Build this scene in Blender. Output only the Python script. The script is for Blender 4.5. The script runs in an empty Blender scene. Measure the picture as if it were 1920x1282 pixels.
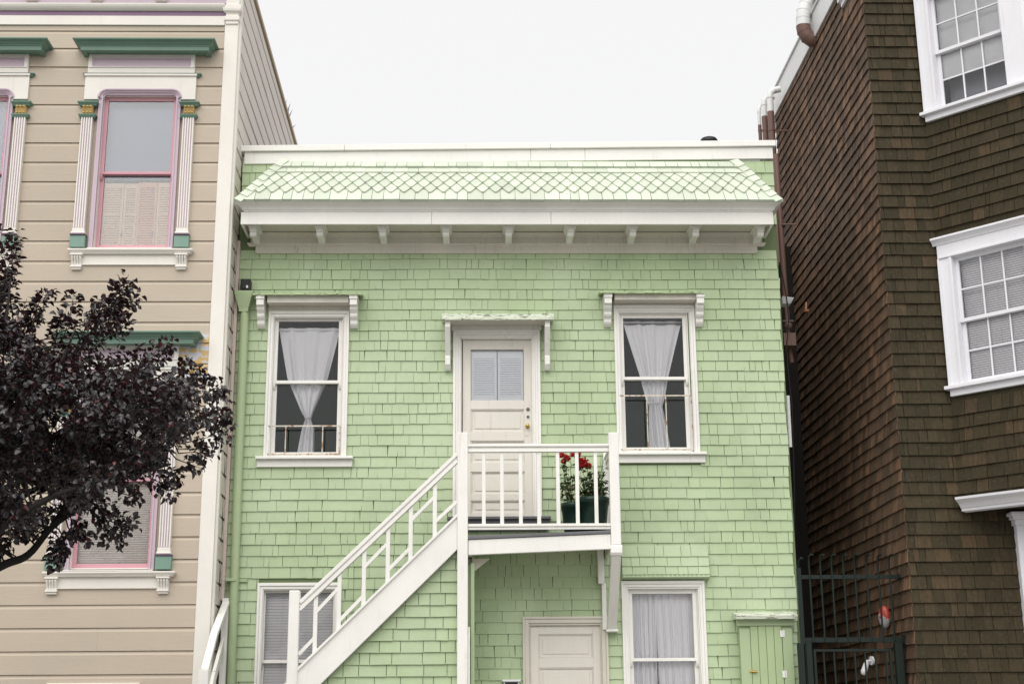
import bpy, math, random
from mathutils import Vector, Matrix, noise
R_ = random.Random
sc = bpy.context.scene
C = sc.collection
rad = math.radians

# ------------------------------------------------------------------ camera
F = 2667.0                                   # 50 mm lens on a 36 mm sensor, in photo pixels
Zc = Vector((-77, -9757, 2667)).normalized()
Yc = Vector((-60, 729, 2667)); Yc = (Yc - Yc.dot(Zc)*Zc).normalized()
Xc = Yc.cross(Zc)
EYE = Vector((0, 0, 1.6))
RT = Matrix((Xc, Yc, Zc))                    # camera space -> world
right, down, fwd = RT @ Vector((1, 0, 0)), RT @ Vector((0, 1, 0)), RT @ Vector((0, 0, 1))
cam_d = bpy.data.cameras.new('camera'); cam = bpy.data.objects.new('camera', cam_d); C.objects.link(cam)
cam_d.lens = 50; cam_d.sensor_width = 36; cam_d.clip_end = 2000; cam_d.clip_start = .05
m3 = Matrix((right, -down, -fwd)).transposed()
cam.matrix_world = Matrix.Translation(EYE) @ m3.to_4x4()
sc.camera = cam
def at(px, py, Y):
    "where the sight line of a photo point meets the upright plane at depth Y"
    d = RT @ Vector(((px-960)/F, (py-641)/F, 1)); t = Y/d.y
    return EYE + d*t
def ax(px, py, Y): return at(px, py, Y).x
def az(px, py, Y): return at(px, py, Y).z

# ------------------------------------------------------------------ objects
def thing(name, label, cat, loc=(0, 0, 0), group=None):
    o = bpy.data.objects.new(name, None); C.objects.link(o); o.location = loc
    o['label'] = label; o['category'] = cat
    if group: o['group'] = group
    o.empty_display_size = .2
    return o
def root_of(o):
    while o.parent: o = o.parent
    return o
class Fr:
    def __init__(s, O, U=(1, 0, 0), V=(0, 0, 1)):
        s.O = Vector(O); s.U = Vector(U).normalized(); s.V = Vector(V).normalized(); s.N = s.U.cross(s.V)
    def p(s, u, v, n): return s.O + s.U*u + s.V*v + s.N*n
    def off(s, n): return Fr(s.O + s.N*n, s.U, s.V)
W0 = Fr((0, 0, 0))
class WF:                                    # plain world axes
    def p(s, x, y, z): return Vector((x, y, z))
WORLD = WF()
class MB:
    def __init__(s): s.v = []; s.f = []; s.c = []; s.sm = []; s.col = 0.5
    def face(s, pts, smooth=False):
        i = len(s.v); s.v += [Vector(p) for p in pts]; s.f.append(tuple(range(i, i+len(pts)))); s.c.append(s.col); s.sm.append(smooth)
    def idx(s, verts, faces, smooth=False):
        i = len(s.v); s.v += [Vector(p) for p in verts]
        for f in faces: s.f.append(tuple(i+k for k in f)); s.c.append(s.col); s.sm.append(smooth)
    def box(s, fr, u0, u1, v0, v1, n0, n1):
        if u0 > u1: u0, u1 = u1, u0
        if v0 > v1: v0, v1 = v1, v0
        if n0 > n1: n0, n1 = n1, n0
        P = [fr.p(u, v, n) for n in (n0, n1) for v in (v0, v1) for u in (u0, u1)]
        s.idx(P, [(0, 2, 3, 1), (4, 5, 7, 6), (0, 1, 5, 4), (2, 6, 7, 3), (0, 4, 6, 2), (1, 3, 7, 5)])
        return s
    def hexa(s, P, smooth=False):            # 4 bottom + 4 top corners
        s.idx(P, [(3, 2, 1, 0), (4, 5, 6, 7), (0, 1, 5, 4), (1, 2, 6, 5), (2, 3, 7, 6), (3, 0, 4, 7)], smooth)
    def bar(s, a, b, w, h, up=(0, 0, 1)):    # beam from a to b, w across, h along up
        a, b = Vector(a), Vector(b); d = (b-a).normalized(); up = Vector(up)
        x = d.cross(up).normalized()*w/2; y = x.cross(d).normalized()*h/2
        s.hexa([a-x-y, a+x-y, a+x+y, a-x+y, b-x-y, b+x-y, b+x+y, b-x+y])
    def tube(s, pts, r, seg=8, smooth=True, cap=True):
        pts = [Vector(p) for p in pts]; rs = r if isinstance(r, (list, tuple)) else [r]*len(pts)
        V = []; ref = None
        for i, p in enumerate(pts):
            d = (pts[min(i+1, len(pts)-1)] - pts[max(i-1, 0)]).normalized()
            if ref is None: ref = Vector((0, 0, 1)) if abs(d.z) < .9 else Vector((1, 0, 0))
            x = d.cross(ref).normalized(); ref = x.cross(d).normalized()
            for k in range(seg):
                a = 2*math.pi*k/seg; V.append(p + (x*math.cos(a) + ref*math.sin(a))*rs[i])
        Fs = []
        for i in range(len(pts)-1):
            for k in range(seg):
                a = i*seg+k; b = i*seg+(k+1) % seg; Fs.append((a, b, b+seg, a+seg))
        s.idx(V, Fs, smooth)
        if cap:
            s.face([V[k] for k in range(seg)][::-1]); s.face([V[len(V)-seg+k] for k in range(seg)])
    def ball(s, c, r, seg=10, rings=6, sq=(1, 1, 1)):
        c = Vector(c); V = []; Fs = []
        for i in range(rings+1):
            th = math.pi*i/rings
            for k in range(seg):
                a = 2*math.pi*k/seg
                V.append(c + Vector((math.sin(th)*math.cos(a)*sq[0], math.sin(th)*math.sin(a)*sq[1], math.cos(th)*sq[2]))*r)
        for i in range(rings):
            for k in range(seg):
                a = i*seg+k; b = i*seg+(k+1) % seg; Fs.append((a, a+seg, b+seg, b))
        s.idx(V, Fs, True)
    def lathe(s, c, prof, seg=24, smooth=True):  # prof: (radius, z)
        c = Vector(c); V = []; Fs = []
        for r, z in prof:
            for k in range(seg):
                a = 2*math.pi*k/seg; V.append(c + Vector((r*math.cos(a), r*math.sin(a), z)))
        for i in range(len(prof)-1):
            for k in range(seg):
                a = i*seg+k; b = i*seg+(k+1) % seg; Fs.append((a, b, b+seg, a+seg))
        s.idx(V, Fs, smooth)
    def extr(s, fr, prof, u0, u1):           # closed profile of (n, v) run along u
        k = len(prof); V = [fr.p(u0, v, n) for n, v in prof] + [fr.p(u1, v, n) for n, v in prof]
        s.idx(V, [(i, (i+1) % k, (i+1) % k + k, i+k) for i in range(k)] + [tuple(range(k))[::-1], tuple(range(k, 2*k))])
    def crown(s, fr, u0, u1, prof, back=0.0):    # moulding with mitred returns; prof (n, v) bottom to top
        V = []
        for n, v in prof: V += [fr.p(u0-n, v, back), fr.p(u0-n, v, n), fr.p(u1+n, v, n), fr.p(u1+n, v, back)]
        Fs = []
        for i in range(len(prof)-1):
            for k in range(3): a = i*4+k; Fs.append((a, a+1, a+5, a+4))
        t = (len(prof)-1)*4; Fs.append((t, t+1, t+2, t+3)); Fs.append((3, 2, 1, 0))
        s.idx(V, Fs)
    def frame(s, fr, u0, u1, v0, v1, w, n0, n1, wb=None, wt=None):
        wb = w if wb is None else wb; wt = w if wt is None else wt
        s.box(fr, u0, u0+w, v0, v1, n0, n1); s.box(fr, u1-w, u1, v0, v1, n0, n1)
        if wt: s.box(fr, u0+w, u1-w, v1-wt, v1, n0, n1)
        if wb: s.box(fr, u0+w, u1-w, v0, v0+wb, n0, n1)
        return s
def part(mb, name, mat, parent=None, bevel=0, label=None):
    me = bpy.data.meshes.new(name); loc = root_of(parent).location if parent else Vector((0, 0, 0))
    me.from_pydata([v-Vector(loc) for v in mb.v], [], mb.f); me.update()
    me.polygons.foreach_set('use_smooth', mb.sm)
    a = me.attributes.new('tint', 'FLOAT', 'FACE'); a.data.foreach_set('value', mb.c)
    me.materials.append(mat)
    o = bpy.data.objects.new(name, me); C.objects.link(o)
    if parent: o.parent = parent
    if bevel:
        b = o.modifiers.new('edge', 'BEVEL'); b.width = bevel; b.segments = 1; b.limit_method = 'ANGLE'; b.angle_limit = rad(40)
    if label: o['label'] = label
    return o
def solo(mb, name, mat, label, cat, loc, group=None, bevel=0):
    me_loc = Vector(loc); t = MB(); t.v = [v-me_loc for v in mb.v]; t.f = mb.f; t.c = mb.c; t.sm = mb.sm
    o = part(t, name, mat, None, bevel); o.location = me_loc
    o['label'] = label; o['category'] = cat
    if group: o['group'] = group
    return o
def struct(mb, name, mat):
    o = part(mb, name, mat); o['kind'] = 'structure'; return o

# ------------------------------------------------------------------ materials
def srgb(r, g, b): return tuple(((c/255+.055)/1.055)**2.4 if c/255 > .04045 else c/255/12.92 for c in (r, g, b))+(1,)
class NT:
    def __init__(s, name):
        s.m = bpy.data.materials.new(name); s.m.use_nodes = True; s.t = s.m.node_tree
        s.b = s.t.nodes['Principled BSDF']; s.out = s.t.nodes['Material Output']
        s.tc = s.n('ShaderNodeTexCoord'); s.pos = s.n('ShaderNodeNewGeometry').outputs['Position']
    def n(s, typ, **k):
        x = s.t.nodes.new(typ)
        for a, b in k.items(): setattr(x, a, b)
        return x
    def l(s, a, b): s.t.links.new(a, b)
    def noise(s, scale=(1, 1, 1), detail=4, rough=.6, dist=0):
        mp = s.n('ShaderNodeMapping'); s.l(s.pos, mp.inputs[0]); mp.inputs['Scale'].default_value = scale
        nz = s.n('ShaderNodeTexNoise'); nz.inputs['Scale'].default_value = 1; nz.inputs['Detail'].default_value = detail
        nz.inputs['Roughness'].default_value = rough; nz.inputs['Distortion'].default_value = dist
        s.l(mp.outputs[0], nz.inputs['Vector']); return nz.outputs['Fac']
    def rng(s, x, a, b, c=0, d=1):
        r = s.n('ShaderNodeMapRange'); s.l(x, r.inputs[0])
        for i, v in enumerate((a, b, c, d)): r.inputs[i+1].default_value = v
        return r.outputs[0]
    def math(s, op, a, b=None):
        m = s.n('ShaderNodeMath', operation=op)
        for i, v in enumerate((a, b)):
            if v is None: continue
            if isinstance(v, (int, float)): m.inputs[i].default_value = v
            else: s.l(v, m.inputs[i])
        return m.outputs[0]
    def mix(s, fac, a, b, mode='MIX'):
        m = s.n('ShaderNodeMix', data_type='RGBA', blend_type=mode)
        for i, v in ((0, fac), (6, a), (7, b)):
            if isinstance(v, (int, float)): m.inputs[i].default_value = v
            elif isinstance(v, tuple): m.inputs[i].default_value = v
            else: s.l(v, m.inputs[i])
        return m.outputs[2]
    def attr(s, name='tint'): a = s.n('ShaderNodeAttribute'); a.attribute_name = name; return a.outputs['Fac']
    def ramp(s, fac, stops):
        r = s.n('ShaderNodeValToRGB'); s.l(fac, r.inputs[0]); e = r.color_ramp.elements
        while len(e) < len(stops): e.new(.5)
        for k, (p, c) in zip(e, stops): k.position = p; k.color = c
        return r.outputs[0]
    def bump(s, h, strength=.3, dist=.004):
        b = s.n('ShaderNodeBump'); b.inputs['Strength'].default_value = strength; b.inputs['Distance'].default_value = dist
        s.l(h, b.inputs['Height']); s.l(b.outputs[0], s.b.inputs['Normal'])
    def base(s, c):
        if isinstance(c, tuple): s.b.inputs['Base Color'].default_value = c
        else: s.l(c, s.b.inputs['Base Color'])
def sc3(c, k): return (c[0]*k, c[1]*k, c[2]*k, 1)
def paint(name, col, rough=.55, var=.10, dirt=.25, dirtcol=(.25, .22, .16, 1), bump=.25, grain='z', tint=0.0, peel=None, fade=None):
    t = NT(name); col = col if len(col) == 4 else col+(1,)
    big = t.noise((1.3, 1.3, 1.0), 3); fine = t.noise((14, 14, 14), 5)
    c = t.mix(t.rng(big, .3, .7), sc3(col, 1-var), sc3(col, 1+var*.6))
    if tint: c = t.mix(t.rng(t.attr(), 0, 1, 0, 1), t.mix(1.0, c, sc3((1, 1, 1), 1-tint), 'MULTIPLY'), c)
    if fade: c = t.mix(t.rng(t.noise((.9, .9, .7), 4, .6, .5), .42, .68, 0, .8), c, fade)
    streak = t.noise((26, 26, 2.2), 4, .7)
    d = t.math('MULTIPLY', t.rng(streak, .52, .8), t.rng(t.noise((2.2, 2.2, 2.2), 4, .65), .45, .75, 0, dirt))
    c = t.mix(d, c, dirtcol)
    c = t.mix(t.rng(fine, .3, .75, 0, .10), c, sc3(col, .7))
    g = {'z': (70, 70, 5), 'x': (5, 70, 70), 'n': (40, 40, 40)}[grain]
    gr = t.noise(g, 4, .7)
    h = gr
    if peel:
        pk = t.noise(peel[1], 6, .72, .6)
        pm = t.rng(pk, peel[0], peel[0]+.03)
        c = t.mix(pm, c, peel[2])
        h = t.math('SUBTRACT', gr, t.math('MULTIPLY', pm, 2.0))
    t.base(c); t.b.inputs['Roughness'].default_value = rough; t.b.inputs['Specular IOR Level'].default_value = .35
    t.bump(h, bump)
    return t.m
WHITE = (.84, .83, .79, 1)
M = {}
M['green'] = paint('pale green paint', (.44, .55, .335, 1), .6, .11, .60, (.33, .37, .22, 1), .35, 'z', .09, None, (.50, .59, .405, 1))
M['gap'] = paint('dark shingle underlay', (.15, .20, .10, 1), .9, .2, 0)
M['green2'] = paint('pale green roof paint', (.64, .70, .58, 1), .6, .07, .55, (.36, .41, .28, 1), .3, 'n', .2)
M['greenflat'] = paint('pale green pipe paint', (.41, .51, .305, 1), .45, .05, .15, (.3, .34, .18, 1), .1)
M['trim'] = paint('cream white paint', WHITE, .5, .06, .75, (.36, .33, .24, 1), .2)
M['trimx'] = paint('cream white board paint', WHITE, .5, .05, .45, (.36, .33, .24, 1), .25, 'x')
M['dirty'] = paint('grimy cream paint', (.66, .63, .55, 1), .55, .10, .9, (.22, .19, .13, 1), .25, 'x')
M['peel'] = paint('flaking green white paint', (.70, .75, .62, 1), .6, .08, .5, (.3, .3, .2, 1), .6, 'x', 0, (.56, (7, 25, 75), (.09, .08, .055, 1)))
M['peelg'] = paint('flaking green paint', (.42, .52, .30, 1), .6, .08, .5, (.3, .3, .2, 1), .6, 'x', 0, (.58, (16, 30, 60), (.09, .08, .05, 1)))
M['rust'] = paint('rusty white iron', (.62, .58, .5, 1), .6, .1, .6, (.3, .12, .04, 1), .2, 'n', 0, (.54, (9, 9, 9), (.34, .19, .10, 1)))
M['doorw'] = paint('door cream paint', (.72, .69, .625, 1), .45, .05, .5, (.3, .25, .18, 1), .3, 'x')
M['deck'] = paint('grey deck paint', (.16, .16, .17, 1), .7, .2, .6, (.05, .05, .04, 1), .5, 'x')
M['lcream'] = paint('ivory trim paint', (.80, .77, .715, 1), .5, .05, .25, (.4, .36, .3, 1), .2, 'x')
M['lpink'] = paint('dusty pink paint', (.62, .33, .385, 1), .45, .07, .3, (.6, .4, .42, 1), .2, 'z')
M['lpurple'] = paint('lilac paint', (.55, .445, .515, 1), .5, .06, .2, (.3, .22, .28, 1), .15, 'z')
M['ldpurple'] = paint('dark plum paint', (.13, .08, .13, 1), .5, .06, .2, (.2, .14, .2, 1), .15, 'x')
M['lgreen'] = paint('sea green paint', (.135, .235, .18, 1), .4, .10, .3, (.05, .08, .06, 1), .15, 'x')
M['lteal'] = paint('soft teal paint', (.20, .325, .265, 1), .5, .06, .3, (.15, .2, .17, 1), .15, 'x')
M['gold'] = paint('gilt paint', (.60, .42, .16, 1), .4, .2, .8, (.10, .06, .02, 1), .4, 'n')
M['bwhite'] = paint('cool white paint', (.80, .80, .84, 1), .5, .04, .30, (.35, .33, .33, 1), .25, 'x')
M['zinc'] = paint('streaked white metal', (.74, .745, .74, 1), .4, .08, .75, (.2, .21, .22, 1), .1)
M['brownpaint'] = paint('brown paint', (.17, .10, .08, 1), .5, .1, .4, (.08, .05, .04, 1), .15)
M['gate'] = paint('dark green iron paint', (.005, .013, .010, 1), .6, .15, .2, (.03, .03, .02, 1), .15)
M['black'] = paint('black metal', (.015, .015, .016, 1), .5, .1, 0)
M['cable'] = paint('black rubber', (.012, .012, .012, 1), .6, .1, 0)
M['brass'] = paint('brass', (.55, .38, .12, 1), .3, .1, .3); M['brass'].node_tree.nodes['Principled BSDF'].inputs['Metallic'].default_value = .9
M['iron'] = paint('dull lock metal', (.12, .12, .11, 1), .35, .1, .2); M['iron'].node_tree.nodes['Principled BSDF'].inputs['Metallic'].default_value = .7
M['pot'] = paint('dark green plastic', (.008, .028, .02, 1), .35, .1, .15, (.05, .05, .04, 1), .05)
M['shutterw'] = paint('white shutter board', (.90, .93, .97, 1), .5, .03, .1)
M['wood'] = paint('bare pine', (.82, .56, .32, 1), .5, .12, .3, (.45, .28, .14, 1), .2)
M['blind'] = paint('blind slat', (.88, .87, .90, 1), .5, .04, .1)
M['shade'] = paint('pleated shade fabric', (.86, .82, .78, 1), .8, .04, .1)
M['skyveil'] = paint('grey sky reflection', (.27, .30, .35, 1), .8, .04, .1)  # grey-blue of the sky mirrored in the panes, put into a sheet
M['room'] = paint('unlit room darkness', (.018, .055, .030, 1), .9, .4, 0)  # near-black green stands in for the unlit depth behind the panes
M['asphalt'] = paint('asphalt', (.05, .05, .052, 1), .9, .2, .3, (.03, .03, .03, 1), .6, 'n')
M['concrete'] = paint('concrete', (.32, .31, .29, 1), .85, .12, .5, (.15, .14, .12, 1), .4, 'n')
M['roofing'] = paint('roof felt', (.20, .20, .19, 1), .9, .15, .3, (.1, .1, .1, 1), .5, 'n')

def siding_mat():
    t = NT('tan siding paint'); col = (.505, .435, .35, 1)
    c = t.mix(t.rng(t.noise((.5, .5, .6), 3), .3, .7), sc3(col, .93), sc3(col, 1.05))
    c = t.mix(t.rng(t.noise((3, 3, 26), 5, .7), .55, .85, 0, .25), c, sc3(col, .72))
    crack = t.noise((4, 30, 34), 6, .75, 1.2)
    c = t.mix(t.rng(crack, .70, .76, 0, .5), c, sc3(col, .55))
    # a patch beside the lower window hood, scraped and primed before repainting
    sx = t.n('ShaderNodeSeparateXYZ'); t.l(t.pos, sx.inputs[0]); x, z = sx.outputs[0], sx.outputs[2]
    def near(v, a, b, s_): return t.math('MULTIPLY', t.rng(v, a-s_, a+s_), t.rng(v, b-s_, b+s_, 1, 0))
    wob = t.rng(t.noise((6, 6, 16), 5, .7), .2, .8, -.10, .10)
    zz = t.math('ADD', z, wob); xx = t.math('ADD', x, wob)
    prim = t.math('MULTIPLY', near(xx, -3.36, -2.9, .02), near(zz, 5.42, 5.93, .02))
    yel = t.math('MULTIPLY', prim, t.math('GREATER_THAN', t.noise((5, 5, 13), 4, .65, .4), .49))
    c = t.mix(prim, c, (.60, .61, .66, 1)); c = t.mix(yel, c, (.64, .44, .17, 1))
    t.base(c); t.b.inputs['Roughness'].default_value = .6; t.b.inputs['Specular IOR Level'].default_value = .3
    t.bump(t.math('ADD', t.noise((3, 60, 60), 4, .7), t.math('MULTIPLY', crack, 1.5)), .35)
    return t.m
M['siding'] = siding_mat()
M['sidewall'] = paint('pale side siding paint', (.66, .61, .555, 1), .6, .06, .35, (.42, .36, .3, 1), .2, 'n')
M['sidedge'] = paint('tan edge paint', (.42, .33, .22, 1), .6, .06, .2)

def cedar(name, stops, wear):
    t = NT(name)
    c = t.ramp(t.attr(), stops)
    gr = t.noise((55, 55, 2.2), 5, .75, .3)
    c = t.mix(t.rng(gr, .30, .72, .0, .75), c, sc3(stops[0][1], .55))
    c = t.mix(t.math('MULTIPLY', t.rng(t.noise((1.1, 1.1, .5), 4, .6), .48, .72, 0, .75), t.rng(gr, .3, .6)), c, wear)
    c = t.mix(t.rng(t.noise((30, 30, 30), 3), .55, .8, 0, .25), c, (.16, .14, .11, 1))
    t.base(c); t.b.inputs['Roughness'].default_value = .75; t.b.inputs['Specular IOR Level'].default_value = .25
    t.bump(gr, .6, .005); return t.m
M['cedar_front'] = cedar('weathered brown shingle', [(0, (.036, .028, .012, 1)), (.5, (.050, .039, .018, 1)), (.9, (.066, .048, .024, 1)), (1, (.10, .064, .033, 1))], (.042, .037, .018, 1))
M['cedar_side'] = cedar('reddish brown shingle', [(0, (.085, .056, .036, 1)), (.4, (.140, .085, .055, 1)), (.75, (.19, .112, .072, 1)), (1, (.30, .17, .10, 1))], (.095, .078, .052, 1))

def glass_mat(name, refl, tint=(1, 1, 1, 1)):
    t = NT(name); n = t.t.nodes; n.remove(t.b)
    tr = t.n('ShaderNodeBsdfTransparent'); tr.inputs[0].default_value = tint
    gl = t.n('ShaderNodeBsdfGlossy'); gl.inputs['Roughness'].default_value = .02
    b = t.n('ShaderNodeBump'); b.inputs['Strength'].default_value = .12; b.inputs['Distance'].default_value = .01
    t.l(t.noise((2.5, 2.5, 2.5), 1), b.inputs['Height']); t.l(b.outputs[0], gl.inputs['Normal'])
    fr = t.n('ShaderNodeFresnel'); fr.inputs[0].default_value = 1.5
    f = t.math('ADD', t.math('MULTIPLY', fr.outputs[0], 1.0), refl)
    mx = t.n('ShaderNodeMixShader'); t.l(f, mx.inputs[0]); t.l(tr.outputs[0], mx.inputs[1]); t.l(gl.outputs[0], mx.inputs[2])
    t.l(mx.outputs[0], t.out.inputs[0]); return t.m
M['glass'] = glass_mat('window glass', -.004)
M['glassL'] = glass_mat('old wavy window glass', .035, (.93, .95, .98, 1))
def sheer_mat():
    t = NT('sheer white fabric'); n = t.t.nodes
    t.b.inputs['Base Color'].default_value = (.95, .95, .98, 1); t.b.inputs['Roughness'].default_value = .9
    tl = t.n('ShaderNodeBsdfTranslucent'); tl.inputs[0].default_value = (.95, .95, .98, 1)
    tr = t.n('ShaderNodeBsdfTransparent')
    m1 = t.n('ShaderNodeMixShader'); m1.inputs[0].default_value = .04; t.l(t.b.outputs[0], m1.inputs[1]); t.l(tl.outputs[0], m1.inputs[2])
    m2 = t.n('ShaderNodeMixShader'); m2.inputs[0].default_value = .06; t.l(m1.outputs[0], m2.inputs[1]); t.l(tr.outputs[0], m2.inputs[2])
    t.l(m2.outputs[0], t.out.inputs[0]); return t.m
M['sheer'] = sheer_mat()
def leaf_mat(name, stops, trans, rough=.42, tr=.25, spec=.5):
    t = NT(name); c = t.ramp(t.attr(), stops); t.base(c); t.b.inputs['Roughness'].default_value = rough
    t.b.inputs['Specular IOR Level'].default_value = spec
    tl = t.n('ShaderNodeBsdfTranslucent'); tl.inputs[0].default_value = trans
    m1 = t.n('ShaderNodeMixShader'); m1.inputs[0].default_value = tr
    t.l(t.b.outputs[0], m1.inputs[1]); t.l(tl.outputs[0], m1.inputs[2]); t.l(m1.outputs[0], t.out.inputs[0]); return t.m
M['plum'] = leaf_mat('purple plum leaf', [(0, (.008, .008, .010, 1)), (.6, (.022, .018, .021, 1)), (.9, (.042, .028, .031, 1)), (1, (.12, .014, .016, 1))], (.09, .012, .012, 1), .38, .12, .9)
M['bark'] = paint('dark bark', (.022, .018, .017, 1), .8, .3, .3, (.04, .04, .035, 1), .6)
M['rose_leaf'] = leaf_mat('rose leaf', [(0, (.025, .05, .018, 1)), (.6, (.06, .11, .035, 1)), (1, (.12, .05, .03, 1))], (.10, .16, .04, 1), .45)
M['petal'] = leaf_mat('red petal', [(0, (.42, .010, .014, 1)), (1, (.75, .04, .045, 1))], (.5, .02, .03, 1), .6)
M['stem'] = paint('rose stem', (.06, .06, .03, 1), .6, .2, 0)
M['soil'] = paint('potting soil', (.03, .022, .016, 1), .95, .3, 0)

# ------------------------------------------------------------------ wall helpers
def free(u0, u1, z0, z1, holes):
    "intervals of [u0,u1] left free by the holes that reach into the band z0..z1"
    iv = [(u0, u1)]
    for a, b, c, d in holes:
        if d <= z0 or c >= z1: continue
        nv = []
        for p, q in iv:
            if b <= p or a >= q: nv.append((p, q)); continue
            if a > p: nv.append((p, a))
            if b < q: nv.append((b, q))
        iv = nv
    return [(p, q) for p, q in iv if q-p > .004]
def sheet(mb, fr, u0, u1, z0, z1, holes=(), n=0.0):
    us = sorted({u0, u1} | {x for h in holes for x in h[:2] if u0 < x < u1}); zs = sorted({z0, z1} | {x for h in holes for x in h[2:] if z0 < x < z1})
    for i in range(len(us)-1):
        for j in range(len(zs)-1):
            cu, cz = (us[i]+us[i+1])/2, (zs[j]+zs[j+1])/2
            if any(a < cu < b and c < cz < d for a, b, c, d in holes): continue
            mb.face([fr.p(us[i], zs[j], n), fr.p(us[i+1], zs[j], n), fr.p(us[i+1], zs[j+1], n), fr.p(us[i], zs[j+1], n)])
def shingles(mb, fr, u0, u1, z0, z1, ex, holes=(), w=(.09, .24), t=.015, seed=1, gap=.0035, jit=.004, crooked=.3, lap=.014, edges=None, wave=.004):
    r = R_(seed); k = 0; zb = z0
    while zb < z1-.01:
        zt = min(zb+ex+lap, z1); wv = r.random()*9
        a0, a1 = (edges(zb) if edges else (u0, u1))
        off = r.uniform(-w[1], 0)
        # one run of joints for the whole row, then cut by the openings
        js = [a0]; u = a0+off+r.uniform(*w)
        while u < a1-.03:
            if u > a0+.03: js.append(u)
            u += r.uniform(*w) if r.random() > .15 else r.uniform(w[0]*.6, w[0])
        js.append(a1)
        for i in range(len(js)-1):
            for p, q in free(js[i], js[i+1], zb+.004, min(zb+ex, z1)-.002, holes):
                g = gap*r.choice((.35, .8, .9, 1, 1, 1.1, 1.4))/2
                p2, q2 = p+g, q-g
                if q2-p2 < .008: continue
                tt = t*r.uniform(.85, 1.15)
                yb = wave*noise.noise(Vector((p*.8, zb*3, seed)))*3
                a = zb+yb+r.uniform(-jit, jit)*.6; b = a+r.uniform(-jit, jit)*crooked
                sl = r.uniform(-.003, .003) if r.random() > .12 else r.uniform(-.012, .012)
                mb.col = r.random()
                P = [fr.p(p2, a, 0), fr.p(q2, b, 0), fr.p(q2, b, tt), fr.p(p2, a, tt*r.uniform(.9, 1.1)),
                     fr.p(p2+sl, zt, 0), fr.p(q2+sl, zt, 0), fr.p(q2+sl, zt, .003), fr.p(p2+sl, zt, .003)]
                mb.idx(P, [(3, 2, 6, 7), (0, 1, 2, 3), (0, 3, 7, 4), (1, 5, 6, 2)])
        zb += ex; k += 1
def clip(poly, p, q):
    "keep what lies left of the directed line p->q"
    out = []; k = len(poly)
    def s(a): return (q[0]-p[0])*(a[1]-p[1]) - (q[1]-p[1])*(a[0]-p[0])
    for i in range(k):
        a, b = poly[i], poly[(i+1) % k]; sa, sb = s(a), s(b)
        if sa >= 0: out.append(a)
        if (sa > 0 > sb) or (sa < 0 < sb):
            t = sa/(sa-sb); out.append((a[0]+(b[0]-a[0])*t, a[1]+(b[1]-a[1])*t))
    return out
def plate(mb, fr, poly, nf, back=0.0):
    "flat piece with outline poly; nf(u,v) gives the height of its face"
    if len(poly) < 3: return
    top = [fr.p(u, v, nf(u, v)) for u, v in poly]; bot = [fr.p(u, v, back) for u, v in poly]; k = len(poly)
    mb.idx(top+bot, [tuple(range(k))] + [(i, k+i, k+(i+1) % k, (i+1) % k) for i in range(k)])

def double_hung(house, fr, G, mid, casing, depth=.10, sash=.045, rail=.035, bot=.065, mats=('trim', 'trim', 'glass'), muntin=None, horns=True, name='window', room=True, openH=None):
    """G = glass rect (u0,u1,z0,z1); casing = callable adding the outer woodwork. Returns the window part."""
    u0, u1, z0, z1 = G; mt, ms, mg = (M[x] for x in mats)
    o0, o1, p0, p1 = u0-sash, u1+sash, z0-bot, z1+sash
    c = MB(); casing(c, (o0, o1, p0, p1))
    # jamb lining
    j = .012
    c.box(fr, o0-j, o0, p0, p1, -depth-.06, .0); c.box(fr, o1, o1+j, p0, p1, -depth-.06, .0)
    c.box(fr, o0-j, o1+j, p1, p1+j, -depth-.06, .0); c.box(fr, o0-j, o1+j, p0-j, p0, -depth-.06, .0)
    w = part(c, name, mt, house, .003)
    nu, nl = -.035, -.035-.04                     # outer faces of upper and lower sash
    s = MB(); s.frame(fr, o0, o1, mid-rail/2, p1, sash, nu-.035, nu, rail, sash)
    if horns:
        for x0, x1 in ((o0, o0+sash*.7), (o1-sash*.7, o1)):
            s.extr(fr, [(nu-.03, mid-rail/2), (nu, mid-rail/2), (nu-.004, mid-rail/2-.03), (nu-.02, mid-rail/2-.06), (nu-.03, mid-rail/2-.065)], x0, x1)
    l = MB(); l.frame(fr, o0, o1, p0, mid+rail/2, sash, nl-.035, nl, bot, rail)
    if muntin:
        nx, nz = muntin; m = .018
        for q, a, b, n_ in ((s, mid+rail/2, z1, nu), (l, z0, mid-rail/2, nl)):
            for i in range(1, nx):
                x = u0+(u1-u0)*i/nx; q.box(fr, x-m/2, x+m/2, a, b, n_-.028, n_-.004)
            for i in range(1, nz):
                y = a+(b-a)*i/nz
                for k in range(nx):
                    xa = u0+(u1-u0)*k/nx+(m/2 if k else 0); xb = u0+(u1-u0)*(k+1)/nx-(m/2 if k < nx-1 else 0)
                    q.box(fr, xa, xb, y-m/2, y+m/2, n_-.026, n_-.006)
    part(s, 'sash', ms, w, .002); part(l, 'sash', ms, w, .002)
    g = MB(); g.box(fr, u0-.005, u1+.005, mid, z1+.005, nu-.020, nu-.016); part(g, 'pane', mg, w)
    g = MB(); g.box(fr, u0-.005, u1+.005, z0-.005, mid, nl-.020, nl-.016); part(g, 'pane', mg, w)
    if room:
        b = MB(); D = -.95; e = .25
        A = [(o0, p0, -.16), (o1, p0, -.16), (o1, p1, -.16), (o0, p1, -.16)]; B = [(o0-e, p0-e, D), (o1+e, p0-e, D), (o1+e, p1+e, D), (o0-e, p1+e, D)]
        P = [fr.p(*x) for x in A+B]; b.idx(P, [(4, 5, 6, 7), (0, 1, 5, 4), (1, 2, 6, 5), (2, 3, 7, 6), (3, 0, 4, 7)])
        part(b, 'room_interior', M['room'], w)
    return w

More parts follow.
